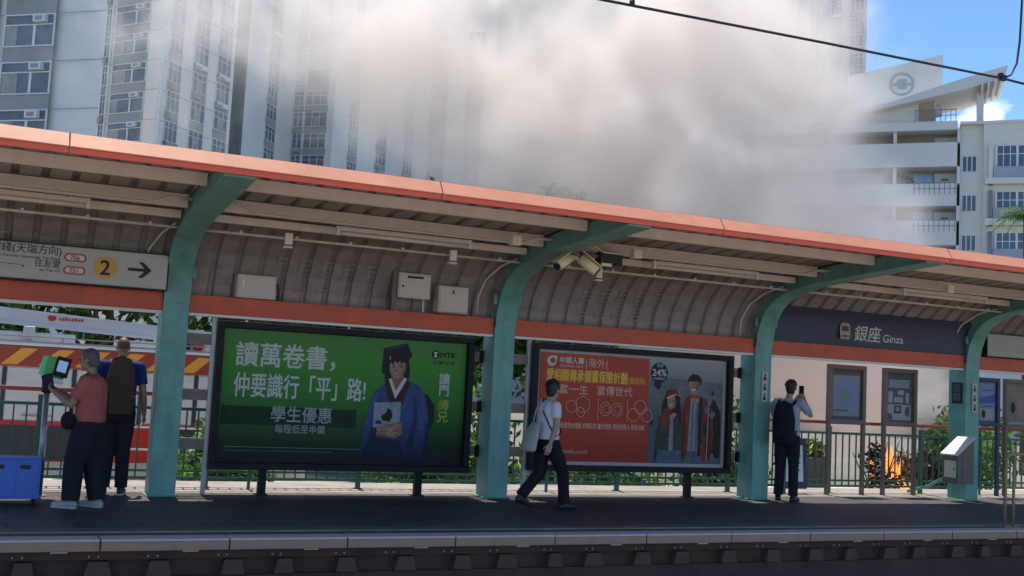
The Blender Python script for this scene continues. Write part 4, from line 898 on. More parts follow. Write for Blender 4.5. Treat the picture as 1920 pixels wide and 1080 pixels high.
# grey block behind the thick smoke, its right edge against the sky
S0, S1, S2, S3 = gpt(905, 176), gpt(1180, 168), gpt(1460, 172), gpt(1613, 165)
t = tower('tower_block', 'tall grey tower block behind the thick smoke with its edge against the blue sky', [S0, S1, S2, S3], 26, 112, TW4)
Fa = Facet(S2, S3)
for h in range(15, 24):
    for a, c in ((.30, .42), (.56, .70), (.80, .97)): window(t, Fa, Fa.L * a, Fa.L * c, Z0 + 2.78 * h, 2.78, 'b', rnd)
b = MB()
for a in (.10, .24, .48, .74): Fa.box(b, Fa.L * a, Fa.L * a + .5, 0.0, .4, Z0, 111)
Fa = Facet(S1, S2)
for a in (.1, .3, .5, .7, .9): Fa.box(b, Fa.L * a, Fa.L * a + .6, 0.0, .5, Z0, 111)
b.build('pilaster', TW4, t)

# ------------------------------------------------------------------ school on the right
SCW = mat('school_wall', (0.70, 0.69, 0.66), 0.8, 0.1, 0.15, grime=0.14)
SCC = mat('school_cream_wall', (0.74, 0.72, 0.65), 0.8, 0.1, 0.15, grime=0.12)
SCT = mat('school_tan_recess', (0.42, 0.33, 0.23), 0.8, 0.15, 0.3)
SCB = mat('school_blue_grey_panel', (0.36, 0.40, 0.45), 0.7, 0.15, 0.5)
SCR = mat('school_grey_rail', (0.22, 0.23, 0.25), 0.6, 0.15, 1)
MUR = mat('mural_blue', (0.05, 0.09, 0.22), 0.7, 0.1, 1)
r0 = Vector((RT.x, RT.y)).normalized(); f0 = Vector((FW.x, FW.y)).normalized()
u_ = r0 * math.cos(R(20)) - f0 * math.sin(R(20))
J = gpt(1797, 97)
sch = thing('school_building', 'white school building with open corridors, round emblem and swooping roof', 'school', (J.x, J.y, Z0))
F = Facet(J - u_ * 26, J + u_ * 20); X0 = 26.0            # local x: X0 + s
def S(b, s0, s1, o0, o1, h0, h1, mi=0): F.box(b, X0 + s0, X0 + s1, o0, o1, h0, h1, mi)
ks = 20.6
def sx(px): return (px - 1797) / ks
def hh(y, px=1720): d = (718 + 0.054 * (px - 960)) - y; return 1.5 + d / (21.4 if px < 1797 else 22.0) * (1 + 0.000053 * d)
# corridor wing: parapet bands, slabs, recess, end pier
bands = [(228, 244), (267, 311), (342, 383), (410, 455), (483, 526), (555, 600)]
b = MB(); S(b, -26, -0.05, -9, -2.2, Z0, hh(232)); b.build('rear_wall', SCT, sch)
b = MB()
for y0, y1 in bands: S(b, -26, -0.25, -2.199, 0.0, hh(y1), hh(y0))
b.build('parapet', SCW, sch)
for y0, y1 in zip([244, 311, 383, 455, 526], [267, 342, 410, 483, 555]):
    b = MB()
    S(b, -0.25, -0.02, -2.199, -0.02, hh(y1) + .0, hh(y0)); b.build('end_pier', SCW, sch)
    for s_ in (-5.6, -11.2): b = MB(); S(b, s_, s_ + .3, -2.199, -0.4, hh(y1), hh(y0)); b.build('corridor_pier', SCW, sch)
    b = MB()
    S(b, -2.1, -0.26, -2.19, -2.05, hh(y1), hh(y0) - .25)
    S(b, -1.5, -0.9, -2.04, -2.0, hh(y0) - .9, hh(y0) - .7, 1); b.build('corridor_door', [SCW, SCR], sch)
SKYW = mat('sky_blue_glass', (0.35, 0.50, 0.65), 0.08, 0.3, 0.5, spec=0.9)  # blue of the sky beyond the window is put into the pane colour
for y0, y1 in ((315, 341), (387, 411), (459, 484)):
    b = MB(); S(b, -3.85, -2.25, -2.195, -2.15, hh(y1) + .0, hh(y0)); b.build('corridor_window', SKYW, sch)
for y0, y1 in ((341, 362), (409, 430), (207, 228)):
    b = MB(); a, c = (-3.8, -0.3)
    S(b, a, c, -0.02, 0.03, hh(y0) - .04, hh(y0) + .04); S(b, a, c, -0.01, 0.03, (hh(y0) + hh(y1)) / 2 - .03, (hh(y0) + hh(y1)) / 2 + .03)
    for k in range(9): S(b, a + k * (c - a) / 8.3, a + k * (c - a) / 8.3 + .06, -0.01, 0.025, hh(y1), hh(y0))
    b.build('railing', SCR, sch)
b = MB()                                                  # blue sunburst mural on the corridor wall
cx, cz = X0 + sx(1683), hh(340)
def he(y): return hh(y) * 1.026
for k in range(13):
    a0, a1 = R(8 + k * 13.2), R(8 + k * 13.2 + 7); r_ = 1.5
    tri = [F.P(cx + .25 * math.cos(a0) * 1.3, -2.15, cz + .25 * math.sin(a0)), F.P(cx + r_ * math.cos(a0) * 1.3, -2.15, cz + r_ * .85 * math.sin(a0)), F.P(cx + r_ * math.cos(a1) * 1.3, -2.15, cz + r_ * .85 * math.sin(a1))]
    b.prism(tri, (F.n.x * .03, F.n.y * .03, 0))
b.build('mural', MUR, sch)
# top storey, swooping roof, emblem wall
b = MB(); b.prism([F.P(X0 + s, -0.4, h) for s, h in ((-14, hh(228)), (-2.05, hh(228)), (-2.05, hh(183)), (-6, hh(196)), (-14, hh(222)))], (-F.n.x * 5, -F.n.y * 5, 0)); b.build('top_storey', SCW, sch)
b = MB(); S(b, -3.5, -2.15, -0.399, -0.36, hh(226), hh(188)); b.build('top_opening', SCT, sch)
b = MB()
swoop = [(-14, hh(226)), (-6, hh(196)), (0, hh(158)), (3.7, hh(137))]
und = [(3.5, hh(150) - .9), (2.6, hh(175)), (-1.5, hh(206)), (-2.0, hh(203)), (-6, hh(199)), (-14, hh(230))]
und = [(3.5, hh(158)), (0.5, hh(176)), (-6, hh(204)), (-14, hh(233))]
b.prism([F.P(X0 + s, 1.0, h) for s, h in swoop + und], (-F.n.x * 7, -F.n.y * 7, 0)); b.build('swooping_roof', SCW, sch)
b = MB()
for k in range(4): s = 1.6 + k * .5; b.prism([F.P(X0 + s, 1.2 - .0, h) for s, h in ((s, hh(165) + k * .3), (s + .14, hh(165) + k * .3), (s + .14, hh(180) + k * .25), (s, hh(180) + k * .25))], (-F.n.x * 6, -F.n.y * 6, 0))
b.build('roof_fin', SCW, sch)
b = MB(); S(b, sx(1824), sx(1836), -1.2, -0.75, hh(232), hh(160)); b.build('roof_column', SCW, sch)
b = MB(); b.prism([F.P(X0 + s, -2.5, h) for s, h in ((sx(1595), hh(230)), (sx(1766), hh(205)), (sx(1766), he(109)), (sx(1611), he(137)), (sx(1595), he(140)))], (-F.n.x * .5, -F.n.y * .5, 0)); ew = b.build('emblem_wall', SCW, sch)
b = MB(); ecx, ecz = X0 + sx(1694), he(160)
ro, ri = disc(ecx, ecz, 1.06, 32), disc(ecx, ecz, .90, 32)
for k in range(32):
    q = [ro[k], ro[(k + 1) % 32], ri[(k + 1) % 32], ri[k]]; b.prism([F.P(x, -2.49, z) for x, z in q], (F.n.x * .08, F.n.y * .08, 0))
for (a, c, d, e) in ((-.42, .42, -.45, .45), (-.78, -.5, -.12, .1), (.5, .78, -.12, .1)): F.box(b, ecx + a, ecx + c, -2.49, -2.43, ecz + d, ecz + e)
b.build('emblem', SCB, ew)
# classroom wing
b = MB(); S(b, 0.0, 1.9, -9, -0.6, Z0, hh(226, 1820)); S(b, 1.9, 20, -9, 0.0, Z0, hh(226, 1850)); S(b, -0.02, 20.1, -9.1, 0.12, hh(228, 1850), hh(223, 1850)); b.build('classroom_wing', SCC, sch)
for y0, y1 in ((284, 312), (357, 386), (432, 460), (505, 533)):
    b = MB(); h0, h1 = hh(y1, 1812), hh(y0, 1812); a, c = sx(1801), sx(1825)
    S(b, a, c, -0.59, -0.52, h0 - .08, h0); S(b, a, c, -0.59, -0.52, h1, h1 + .08)
    for k in range(4): S(b, a + k * (c - a) / 3 - .04, a + k * (c - a) / 3 + .04, -0.59, -0.53, h0, h1)
    w_ = b.build('window', WFR, sch); b = MB(); S(b, a, c, -0.595, -0.57, h0, h1); b.build('pane', M['glass'], w_)
for y0, y1, yp, yb in ((272, 310, 333, 344), (357, 386, 408, 420), (433, 462, 485, 497), (508, 535, 560, 572)):
    h0, h1 = hh(y1, 1880), hh(y0, 1880)
    for s0 in (sx(1857), sx(1857) + 6.2, sx(1857) + 12):
        b = MB(); a, c = s0, s0 + 3.9
        S(b, a, c, 0.01, 0.09, h1, h1 + .08); S(b, a, c, 0.01, 0.09, h0 - .06, h0); S(b, a, c, 0.01, 0.07, h1 - .75, h1 - .68)
        for k in range(8): S(b, a + k * (c - a) / 7 - (.09 if k in (0, 3, 7) else .035), a + k * (c - a) / 7 + (.09 if k in (0, 3, 7) else .035), 0.01, 0.08, h0, h1)
        w_ = b.build('window', WFR, sch); b = MB(); S(b, a, c, 0.005, 0.03, h0, h1); b.build('pane', M['glass'], w_)
        b = MB(); S(b, a - .25, c + .25, 0.0, 0.55, hh(yp, 1880), h0 - .07); b.build('balcony_panel', SCB, sch)
        b = MB(); S(b, a - .9, c + .6, 0.0, 0.75, hh(yb, 1880), hh(yp, 1880)); b.build('balcony_slab', SCC, sch)
    b = MB(); S(b, 2.3, 2.62, 0.0, 0.5, hh(yb, 1880), h1 + .1); b.build('balcony_fin', SCR if y0 > 300 else SCC, sch)

# ------------------------------------------------------------------ trees and bushes
LEAF = [mat('leaf_dark', (0.028, 0.06, 0.018), 0.55, 0.4, 2), mat('leaf_mid', (0.05, 0.11, 0.025), 0.5, 0.35, 2), mat('leaf_light', (0.10, 0.19, 0.035), 0.5, 0.3, 2), mat('leaf_bright', (0.16, 0.27, 0.04), 0.5, 0.3, 2)]
for m_ in LEAF:                                           # thin leaves let light through
    n, l = m_.node_tree.nodes, m_.node_tree.links; pb = n['Principled BSDF']; tl = n.new('ShaderNodeBsdfTranslucent'); ms = n.new('ShaderNodeMixShader'); ms.inputs[0].default_value = .42
    src = pb.inputs['Base Color'].links[0].from_socket; hs = n.new('ShaderNodeHueSaturation'); hs.inputs['Value'].default_value = 2.2; hs.inputs['Saturation'].default_value = 1.1; l.new(src, hs.inputs['Color']); l.new(hs.outputs[0], tl.inputs[0])
    l.new(pb.outputs[0], ms.inputs[1]); l.new(tl.outputs[0], ms.inputs[2]); l.new(ms.outputs[0], n['Material Output'].inputs['Surface'])
BARK = mat('bark', (0.11, 0.085, 0.06), 0.9, 0.4, 6, bump=0.5)
def leaves(b, c, r, n, size, rnd, up=0.3):
    c = Vector(c)
    for _ in range(n):
        while True:
            p = Vector((rnd.uniform(-1, 1), rnd.uniform(-1, 1), rnd.uniform(-1, 1)))
            if p.length < 1: break
        p = Vector((p.x * r[0], p.y * r[1], p.z * r[2]))
        d = Vector((rnd.gauss(0, 1), rnd.gauss(0, 1), rnd.gauss(0, .7) - 0.2)).normalized()
        s_ = d.cross(Vector((rnd.gauss(0, 1), rnd.gauss(0, 1), rnd.gauss(0, 1)))).normalized()
        L, w = size * rnd.uniform(.7, 1.4), size * rnd.uniform(.22, .40); q = c + p
        b.add([q, q + d * L * .5 + s_ * w, q + d * L, q + d * L * .5 - s_ * w], [(0, 1, 2, 3)], min(3, max(0, int(rnd.gauss(1.3, .9)))))
def tree(label, x, y, h, cr, nleaf, size, seed, trunk_h=None, base=Z0, name='tree', cat='tree', group='trees behind the street', shape=1.0):
    rnd = random.Random(seed); t = thing(name, label, cat, (x, y, base), group)
    th = trunk_h or h * .42; b = MB(); top = Vector((x + rnd.uniform(-.3, .3), y, base + th))
    b.tube([(x, y, base), (x + .05, y, base + th * .5), top], [.17 * h / 8, .13 * h / 8, .10 * h / 8], 8)
    clumps = []
    for k in range(13):
        a = k * 2.4 + rnd.random(); rr = cr * math.sqrt((k + .5) / 13) * .85; zz = base + th * .85 + (h - th) * (.10 + .78 * rnd.random() * (1 - .45 * (rr / cr) ** 2))
        e = Vector((x + rr * math.cos(a), y + rr * math.sin(a), zz)); clumps.append(e)
        b.tube([top * .6 + Vector((x, y, base + th * .6)) * .4, (top + e) / 2 + Vector((0, 0, .2)), e], [.06 * h / 8, .04 * h / 8, .012], 5)
    clumps.append(Vector((x, y, base + h * .93)))
    b.build('trunk', BARK, t)
    b = MB()
    for e in clumps: leaves(b, e, (cr * .42, cr * .42, cr * .34 * shape), nleaf // len(clumps), size, rnd)
    b.build('crown', LEAF, t)
    return t
spots = [(-7.5, 29.5, 7.6, 3.2, 'leafy street tree farthest left behind the fire engine'), (-2.2, 31.0, 7.2, 3.0, 'leafy street tree behind the ladder end of the fire engine'), (2.4, 29.6, 6.9, 2.9, 'leafy street tree behind the fire engine beside the first column'),
         (6.6, 31.5, 7.3, 3.0, 'leafy street tree behind the left half of the green billboard'), (10.6, 30.5, 7.0, 2.7, 'leafy street tree behind the right edge of the green billboard'),
         (10.1, 27.3, 7.7, 1.7, 'slim leafy tree whose tip shows above the canopy over the green billboard'), (15.6, 31.0, 7.0, 2.8, 'leafy street tree behind the red billboard'), (14.0, 27.3, 8.05, 1.8, 'slim leafy tree whose tip shows through the smoke above the canopy')]
for i, (x, y, h, cr, lab) in enumerate(spots):
    tree(lab, x, y, h, cr, 2800, 0.34, 20 + i)
bush = [(6.9, 18.6, 2.6, .9, 'light green bush in the gap beside the second column'), (8.3, 19.4, 2.1, 1.0, 'light green bush behind the left edge of the red billboard'), (3.6, 18.8, 1.5, .9, 'low bush under the left half of the green billboard'), (11.0, 19.0, 1.5, 1.0, 'low bush under the middle of the red billboard'), (13.6, 18.9, 2.3, .9, 'light green bush beside the column of the photographer'),
        (21.8, 20.6, 2.3, 1.2, 'bright green bush behind the fence at the right edge'), (24.0, 22.0, 2.6, 1.3, 'bright green bush farther out at the right edge')]
for i, (x, y, h, cr, lab) in enumerate(bush):
    tree(lab, x, y, h, cr, 1500, 0.17, 60 + i, trunk_h=.4, name='bush', cat='bush', group='bushes behind the fence', shape=1.6)
# scorched bushes round the fire
CHAR = [mat('charred_leaf', (0.018, 0.016, 0.013), 0.8, 0.4, 4), mat('scorched_leaf', (0.05, 0.045, 0.03), 0.8, 0.4, 4)]
for i, (x, y, r_, lab) in enumerate(((18.05, 19.3, .5, 'scorched dark bush left of the flames'), (19.75, 19.5, .6, 'scorched dark bush right of the flames'), (20.6, 19.6, .5, 'small scorched bush beside the console'), (16.5, 20.2, .40, 'thin scorched shrub between the two notice boards'))):
    rnd = random.Random(80 + i); t = thing('scorched_bush', lab, 'bush', (x, y, Z0), 'scorched bushes by the fire')
    b = MB()
    for k in range(9):
        a = rnd.uniform(0, 6.28); b.tube([(x, y, Z0), (x + .3 * r_ * math.cos(a), y + .3 * r_ * math.sin(a), Z0 + .6), (x + r_ * math.cos(a), y + r_ * math.sin(a), Z0 + rnd.uniform(1.0, 1.7))], [.03, .02, .008], 5)
    b.build('branches', BARK, t)
    b = MB()
    for k in range(6): leaves(b, (x + rnd.uniform(-r_, r_) * .7, y + rnd.uniform(-r_, r_) * .7, Z0 + rnd.uniform(.3, 1.35)), (r_ * .45, r_ * .45, .35), 130, .13, rnd)
    for k, mi in enumerate(b.m): b.m[k] = 0 if mi < 2 else 1
    b.build('foliage', CHAR, t)
# palm at the right edge
p = at(1925, 405, 46); t = thing('palm_tree', 'palm tree with drooping fronds at the right edge before the school', 'palm', (p.x, p.y, Z0))
b = MB(); b.tube([(p.x, p.y, Z0), (p.x + .1, p.y, p.z * .5), (p.x, p.y, p.z)], [.22, .17, .13], 10); b.build('trunk', BARK, t)
b = MB(); rnd = random.Random(5)
for k in range(17):
    a = k * 2.4; el = rnd.uniform(.1, 1.1); pts = []; d = Vector((math.cos(a), math.sin(a), 0)); s_ = Vector((-d.y, d.x, 0))
    for q in range(9):
        tt = q / 8; pts.append(p + d * (1.7 * tt * math.cos(el * .6)) + Vector((0, 0, 1.0 * math.sin(el) * tt * 1.5 - 1.25 * tt * tt)))
    b.tube(pts, [.02 - .0015 * q for q in range(9)], 4)
    for q in range(1, 9):
        for sd in (-1, 1):
            for e in (0, .5):
                c = pts[q - 1].lerp(pts[q], e); L = .62 * math.sin(math.pi * min(.97, .15 + q / 9)); tip = c + s_ * sd * L * .8 + d * L * .5 - Vector((0, 0, L * .45)); w = d * .035
                b.add([c - w, c + w, tip], [(0, 1, 2)], rnd.choice((0, 1, 1, 2)))
b.build('crown', LEAF, t)
# brown block topped by a yellow plant
M['stone'] = mat('brown_stone_block', (0.23, 0.19, 0.14), 0.85, 0.35, 5, bump=0.4)
YEL = [mat('yellow_leaf', (0.55, 0.45, 0.05), 0.6, 0.3, 4), LEAF[0], mat('yellow_petal', (0.66, 0.56, 0.10), 0.6, 0.2, 4), LEAF[1]]
t = thing('planter', 'brown stone block topped by a yellow plant behind the fence', 'planter', (14.87, 17.6, Z0))
b = MB(); b.box(14.62, 15.12, 17.4, 17.9, Z0, 0.47); b.build('block', M['stone'], t, bevel=0.02)
b = MB(); b.box(14.66, 15.08, 17.44, 17.86, 0.471, 0.49); b.build('soil', BARK, t)
b = MB(); leaves(b, (14.87, 17.65, .64), (.24, .22, .16), 420, .12, random.Random(4))
b.build('plant', YEL, t)

# ------------------------------------------------------------------ fire engine with ladder
FR = mat('engine_red', (0.50, 0.03, 0.02), 0.3, 0.12, 2); FWH = mat('engine_white', (0.72, 0.70, 0.66), 0.35, 0.08, 2); FOR = mat('engine_orange', (0.85, 0.36, 0.04), 0.35, 0.08, 3); FDR = mat('chevron_red', (0.36, 0.045, 0.02), 0.4, 0.1, 3)
FAL = mat('ladder_aluminium', (0.60, 0.585, 0.56), 0.4, 0.12, 3, metal=0.2); FSH = mat('shutter_cream', (0.62, 0.585, 0.52), 0.45, 0.1, 2, stretch=(1, 1, 6)); FDK = mat('engine_dark', (0.035, 0.035, 0.04), 0.5, 0.2, 4)
t = thing('fire_engine', 'white and red ladder fire engine with orange chevron stripe', 'fire engine', (0.8, 23.2, Z0))
YF, YB = 22.0, 24.4
b = MB(); b.box(-3.6, 6.0, YF + .03, YB, -.25, 1.84); b.box(-3.6, 6.0, YF + .3, YB - .3, -.55, -.25); b.build('body', FWH, t, bevel=0.03)
b = MB(); b.box(-5.6, -3.65, YF, YB, -.45, 1.9); cabp = b.build('cab', FR, t, bevel=0.08)
b = MB(); b.box(-5.3, -4.0, YF - .012, YF - .001, .8, 1.6); b.build('cab_window', M['glass'], cabp)
b = MB(); b.box(-3.6, 6.0, YF - .005, YF + .029, 1.47, 1.83); ch = b.build('chevron_stripe', FDR, t)
b = MB(); x = -3.5
while x < 5.7:
    b.prism([(x, YF - .012, 1.50), (x + .27, YF - .012, 1.50), (x + .27 + .33, YF - .012, 1.80), (x + .33, YF - .012, 1.80)], (0, .006, 0)); x += .62
b.build('orange_bars', FOR, ch)
for x0, x1 in ((-3.5, -1.95), (-1.85, .25), (.35, 1.42), (1.52, 2.6), (2.7, 3.6), (3.7, 5.9)):
    b = MB(); b.box(x0, x1, YF + .005, YF + .029, .52, 1.44); sh = b.build('shutter', FSH, t)
    b = MB(); b.box((x0 + x1) / 2 - .25, (x0 + x1) / 2 + .25, YF - .012, YF + .004, .58, .615); b.build('shutter_bar', M['steel'], sh)
b = MB(); b.box(-3.6, 6.0, YF + .0, YF + .029, -.22, .50); lw = b.build('lower_panel', FR, t)
for x0, x1 in ((.2, 1.9), (2.9, 4.4)):
    b = MB(); b.box(x0, x1, YF - .008, YF - .001, -.2, .42); b.build('dark_bay', FDK, lw)
for xx in (-1.9, .30, 1.47, 2.65, 3.65):
    b = MB(); b.box(xx - .035, xx + .035, YF + .012, YF + .03, .5, 1.46); b.build('door_seam', FDK, t)
b = MB(); b.box(-3.6, 6.0, YF - .02, YF + .02, 1.905, 1.935); b.box(-3.6, 6.0, YF - .02, YF + .02, 2.0, 2.02); [b.box(-3.4 + 1.15 * k, -3.37 + 1.15 * k, YF - .018, YF + .018, 1.936, 1.999) for k in range(9)]; b.build('deck_rail', M['steel'], t)
for x0, x1, z in ((1.9, 4.0, .43), (1.9, 4.0, .02), (-3, .1, .30)):
    b = MB(); b.box(x0, x1, YF - .014, YF - .001, z, z + .04); b.build('reflective_strip', FWH, lw)
for cx in (-4.4, -1.0, 4.6):
    b = MB(); b.tube([(cx, YF + .02, Z0 + .5), (cx, YF + .32, Z0 + .5)], .5, 24); w_ = b.build('wheel', FDK, t)
    b = MB(); b.tube([(cx, YF - .005, Z0 + .5), (cx, YF + .019, Z0 + .5)], .27, 20); b.build('rim', M['steel'], w_)
b = MB(); b.box(-3.6, 6.0, YF - .01, YB, 1.845, 1.90); b.build('top_deck', FWH, t)
b = MB(); b.box(-3.4, 1.45, YF + .25, YB - .3, 1.905, 2.10); b.box(.55, .75, YF + .1, YF + .25, 1.95, 2.2); b.box(3.2, 4.4, YF + .2, YB - .4, 1.905, 2.15); b.build('equipment_locker', FAL, t, bevel=0.02)
b = MB(); b.box(2.15, 3.1, YF + .1, YF + .5, 1.905, 2.05); b.box(3.15, 3.5, YF + .05, YF + .4, 1.905, 2.2, 1); b.ell((3.65, YF + .1, 2.02), (.13, .1, .12), 12, 8, 2); b.build('pump_gear', [FWH, FDK, FR], t)
def lad(x): return 2.515 - .058 * x
b = MB(); b.prism([(-6.2, YF + .35, lad(-6.2)), (5.2, YF + .35, lad(5.2)), (5.2, YF + .35, lad(5.2) - .17), (-6.2, YF + .35, lad(-6.2) - .30)], (0, .09, 0))
b.prism([(-6.2, YF + 1.45, lad(-6.2)), (5.2, YF + 1.45, lad(5.2)), (5.2, YF + 1.45, lad(5.2) - .17), (-6.2, YF + 1.45, lad(-6.2) - .30)], (0, .09, 0))
b.bar((-6.2, YF + .345, lad(-6.2) - .30), (5.2, YF + .345, lad(5.2) - .20), .03, .06); b.bar((-6.2, YF + .345, lad(-6.2)), (5.2, YF + .345, lad(5.2)), .03, .05)
x = -6
while x < 5: b.tube([(x, YF + .4, lad(x) - .12), (x, YF + 1.5, lad(x) - .12)], .02, 6); x += .35
ld_ = b.build('ladder', FAL, t)
b = MB(); b.ell((1.02, YF + .34, 2.385), (.075, .012, .06)); o = b.build('ladder_emblem', FR, ld_)
b = MB()
for k in range(8): b.box(1.14 + .055 * k, 1.18 + .055 * k, YF + .338, YF + .345, 2.345, 2.385 + .012 * (k % 3))
b.build('ladder_marking', FR, ld_)

# ------------------------------------------------------------------ extra clutter at the street: flames
FL = bpy.data.materials.new('flame'); FL.use_nodes = True
n, l = FL.node_tree.nodes, FL.node_tree.links; n.clear()
mo = n.new('ShaderNodeOutputMaterial'); em = n.new('ShaderNodeEmission'); tr = n.new('ShaderNodeBsdfTransparent'); mxs = n.new('ShaderNodeMixShader')
tc = n.new('ShaderNodeTexCoord'); nz = n.new('ShaderNodeTexNoise'); nz.inputs['Scale'].default_value = 3.2; nz.inputs['Detail'].default_value = 3; l.new(tc.outputs['Object'], nz.inputs['Vector'])
rp = n.new('ShaderNodeValToRGB'); rp.color_ramp.elements[0].position = .38; rp.color_ramp.elements[0].color = (1.0, .17, .02, 1); rp.color_ramp.elements[1].position = .66; rp.color_ramp.elements[1].color = (1.0, .34, .07, 1)
l.new(nz.outputs[0], rp.inputs[0]); l.new(rp.outputs[0], em.inputs[0]); em.inputs[1].default_value = 1.05
lw_ = n.new('ShaderNodeLayerWeight'); lw_.inputs[0].default_value = .45
mp = n.new('ShaderNodeMapRange'); mp.inputs['To Min'].default_value = .35; mp.inputs['To Max'].default_value = .95; l.new(lw_.outputs['Facing'], mp.inputs['Value'])
l.new(mp.outputs[0], mxs.inputs[0]); l.new(em.outputs[0], mxs.inputs[1]); l.new(tr.outputs[0], mxs.inputs[2]); l.new(mxs.outputs[0], mo.inputs['Surface'])
t = thing('fire', 'orange flames burning behind the fence between the notice boards and console', 'fire', (18.8, 19.4, Z0))
rnd = random.Random(9)
for i, (x, y, h, r_) in enumerate(((18.60, 19.45, 1.75, .24), (18.85, 19.4, 1.5, .22), (18.38, 19.55, 1.5, .18), (19.10, 19.5, 1.25, .18), (18.75, 19.2, .9, .28), (19.35, 19.45, .7, .16), (18.2, 19.4, .75, .16), (18.95, 19.15, .8, .22), (18.5, 19.1, .75, .2), (19.6, 19.3, .6, .14), (17.9, 19.3, .6, .14))):
    b = MB(); pts, rs = [], []
    for k in range(12):
        tt = k / 11; pts.append((x + .16 * math.sin(5 * tt + i) * tt - .18 * tt, y + .12 * math.cos(4 * tt + i) * tt, Z0 + .05 + h * tt)); rs.append(max(.005, r_ * (1.05 - tt) ** .8 * (.75 + .5 * math.sin(math.pi * min(1, tt * 2.2))) * (1 + .18 * math.sin(9 * tt + i))))
    b.tube(pts, rs, 12); b.build('flame', FL, t)

# ------------------------------------------------------------------ people
SKIN = mat('skin', (0.42, 0.25, 0.17), 0.55, 0.12, 9); SKIN2 = mat('tanned_skin', (0.33, 0.19, 0.125), 0.55, 0.12, 9)
def cloth(name, c, v=0.2): return mat(name, c, 0.85, v, 7, bump=0.8, bscale=9, spec=0.2)
HAIRB = mat('black_hair', (0.015, 0.013, 0.012), 0.5, 0.3, 40, stretch=(1, 1, .3)); HAIRG = mat('grey_hair', (0.10, 0.10, 0.11), 0.6, 0.4, 40); HAIRT = mat('short_brown_hair', (0.11, 0.065, 0.045), 0.6, 0.3, 40)
EYEW = mat('eye', (0.02, 0.015, 0.012), 0.3, 0.1, 5)

class Fig:
    def __init__(s, loc, heading):
        s.o = Vector(loc); h = R(heading); s.r = Vector((math.cos(h), -math.sin(h), 0)); s.f = Vector((math.sin(h), math.cos(h), 0)); s.u = Vector((0, 0, 1))
        s.rot = Matrix((s.r, s.f, s.u)).transposed()
    def w(s, p): return s.o + s.r * p[0] + s.f * p[1] + s.u * p[2]
    def limb(s, b, pts, rs, n=12, mi=0):
        """tapered limb with rounded ends"""
        P = [s.w(p) for p in pts]
        b.tube(P, rs, n, mi); b.ell(P[0], (rs[0] * .99,) * 3, n, 8, mi); b.ell(P[-1], (rs[-1] * .99,) * 3, n, 8, mi)
    def ell(s, b, c, r, rz=0.0, mi=0, rx=0.0):
        m = s.rot @ Matrix.Rotation(rz, 3, 'Z') @ Matrix.Rotation(rx, 3, 'X')
        b.ell(s.w(c), r, 16, 11, mi, m)

def hand(F, b, wrist, elbow, palm_n, curl=0.5, side=1):
    """palm, four unequal bent fingers and a thumb, all in the body mesh"""
    W_, E_ = Vector(wrist), Vector(elbow); d = (W_ - E_).normalized(); pn = Vector(palm_n); pn = (pn - pn.dot(d) * d).normalized(); s_ = d.cross(pn) * side
    c = W_ + d * .05
    b.obox(F.w(c), F.rot @ (d * .048), F.rot @ (s_ * .038), F.rot @ (pn * .013))
    for k, (off, L) in enumerate(((-.030, .072), (-.010, .082), (.010, .077), (.029, .060))):
        k0 = W_ + d * .09 + s_ * off; a1, a2 = curl * .8, curl * 1.9
        k1 = k0 + (d * math.cos(a1) + pn * math.sin(a1)) * L * .45; k2 = k1 + (d * math.cos(a2) + pn * math.sin(a2)) * L * .55
        b.tube([F.w(k0 - d * .02), F.w(k0), F.w(k1), F.w(k2)], [.0088, .0088, .008, .0065], 6)
    t0 = W_ + d * .03 - s_ * .034; t1 = t0 - s_ * .024 + d * .028 + pn * .012; t2 = t1 + d * .032 + pn * .012
    b.tube([F.w(t0 + s_ * .015), F.w(t0), F.w(t1), F.w(t2)], [.011, .0105, .0095, .0075], 6)

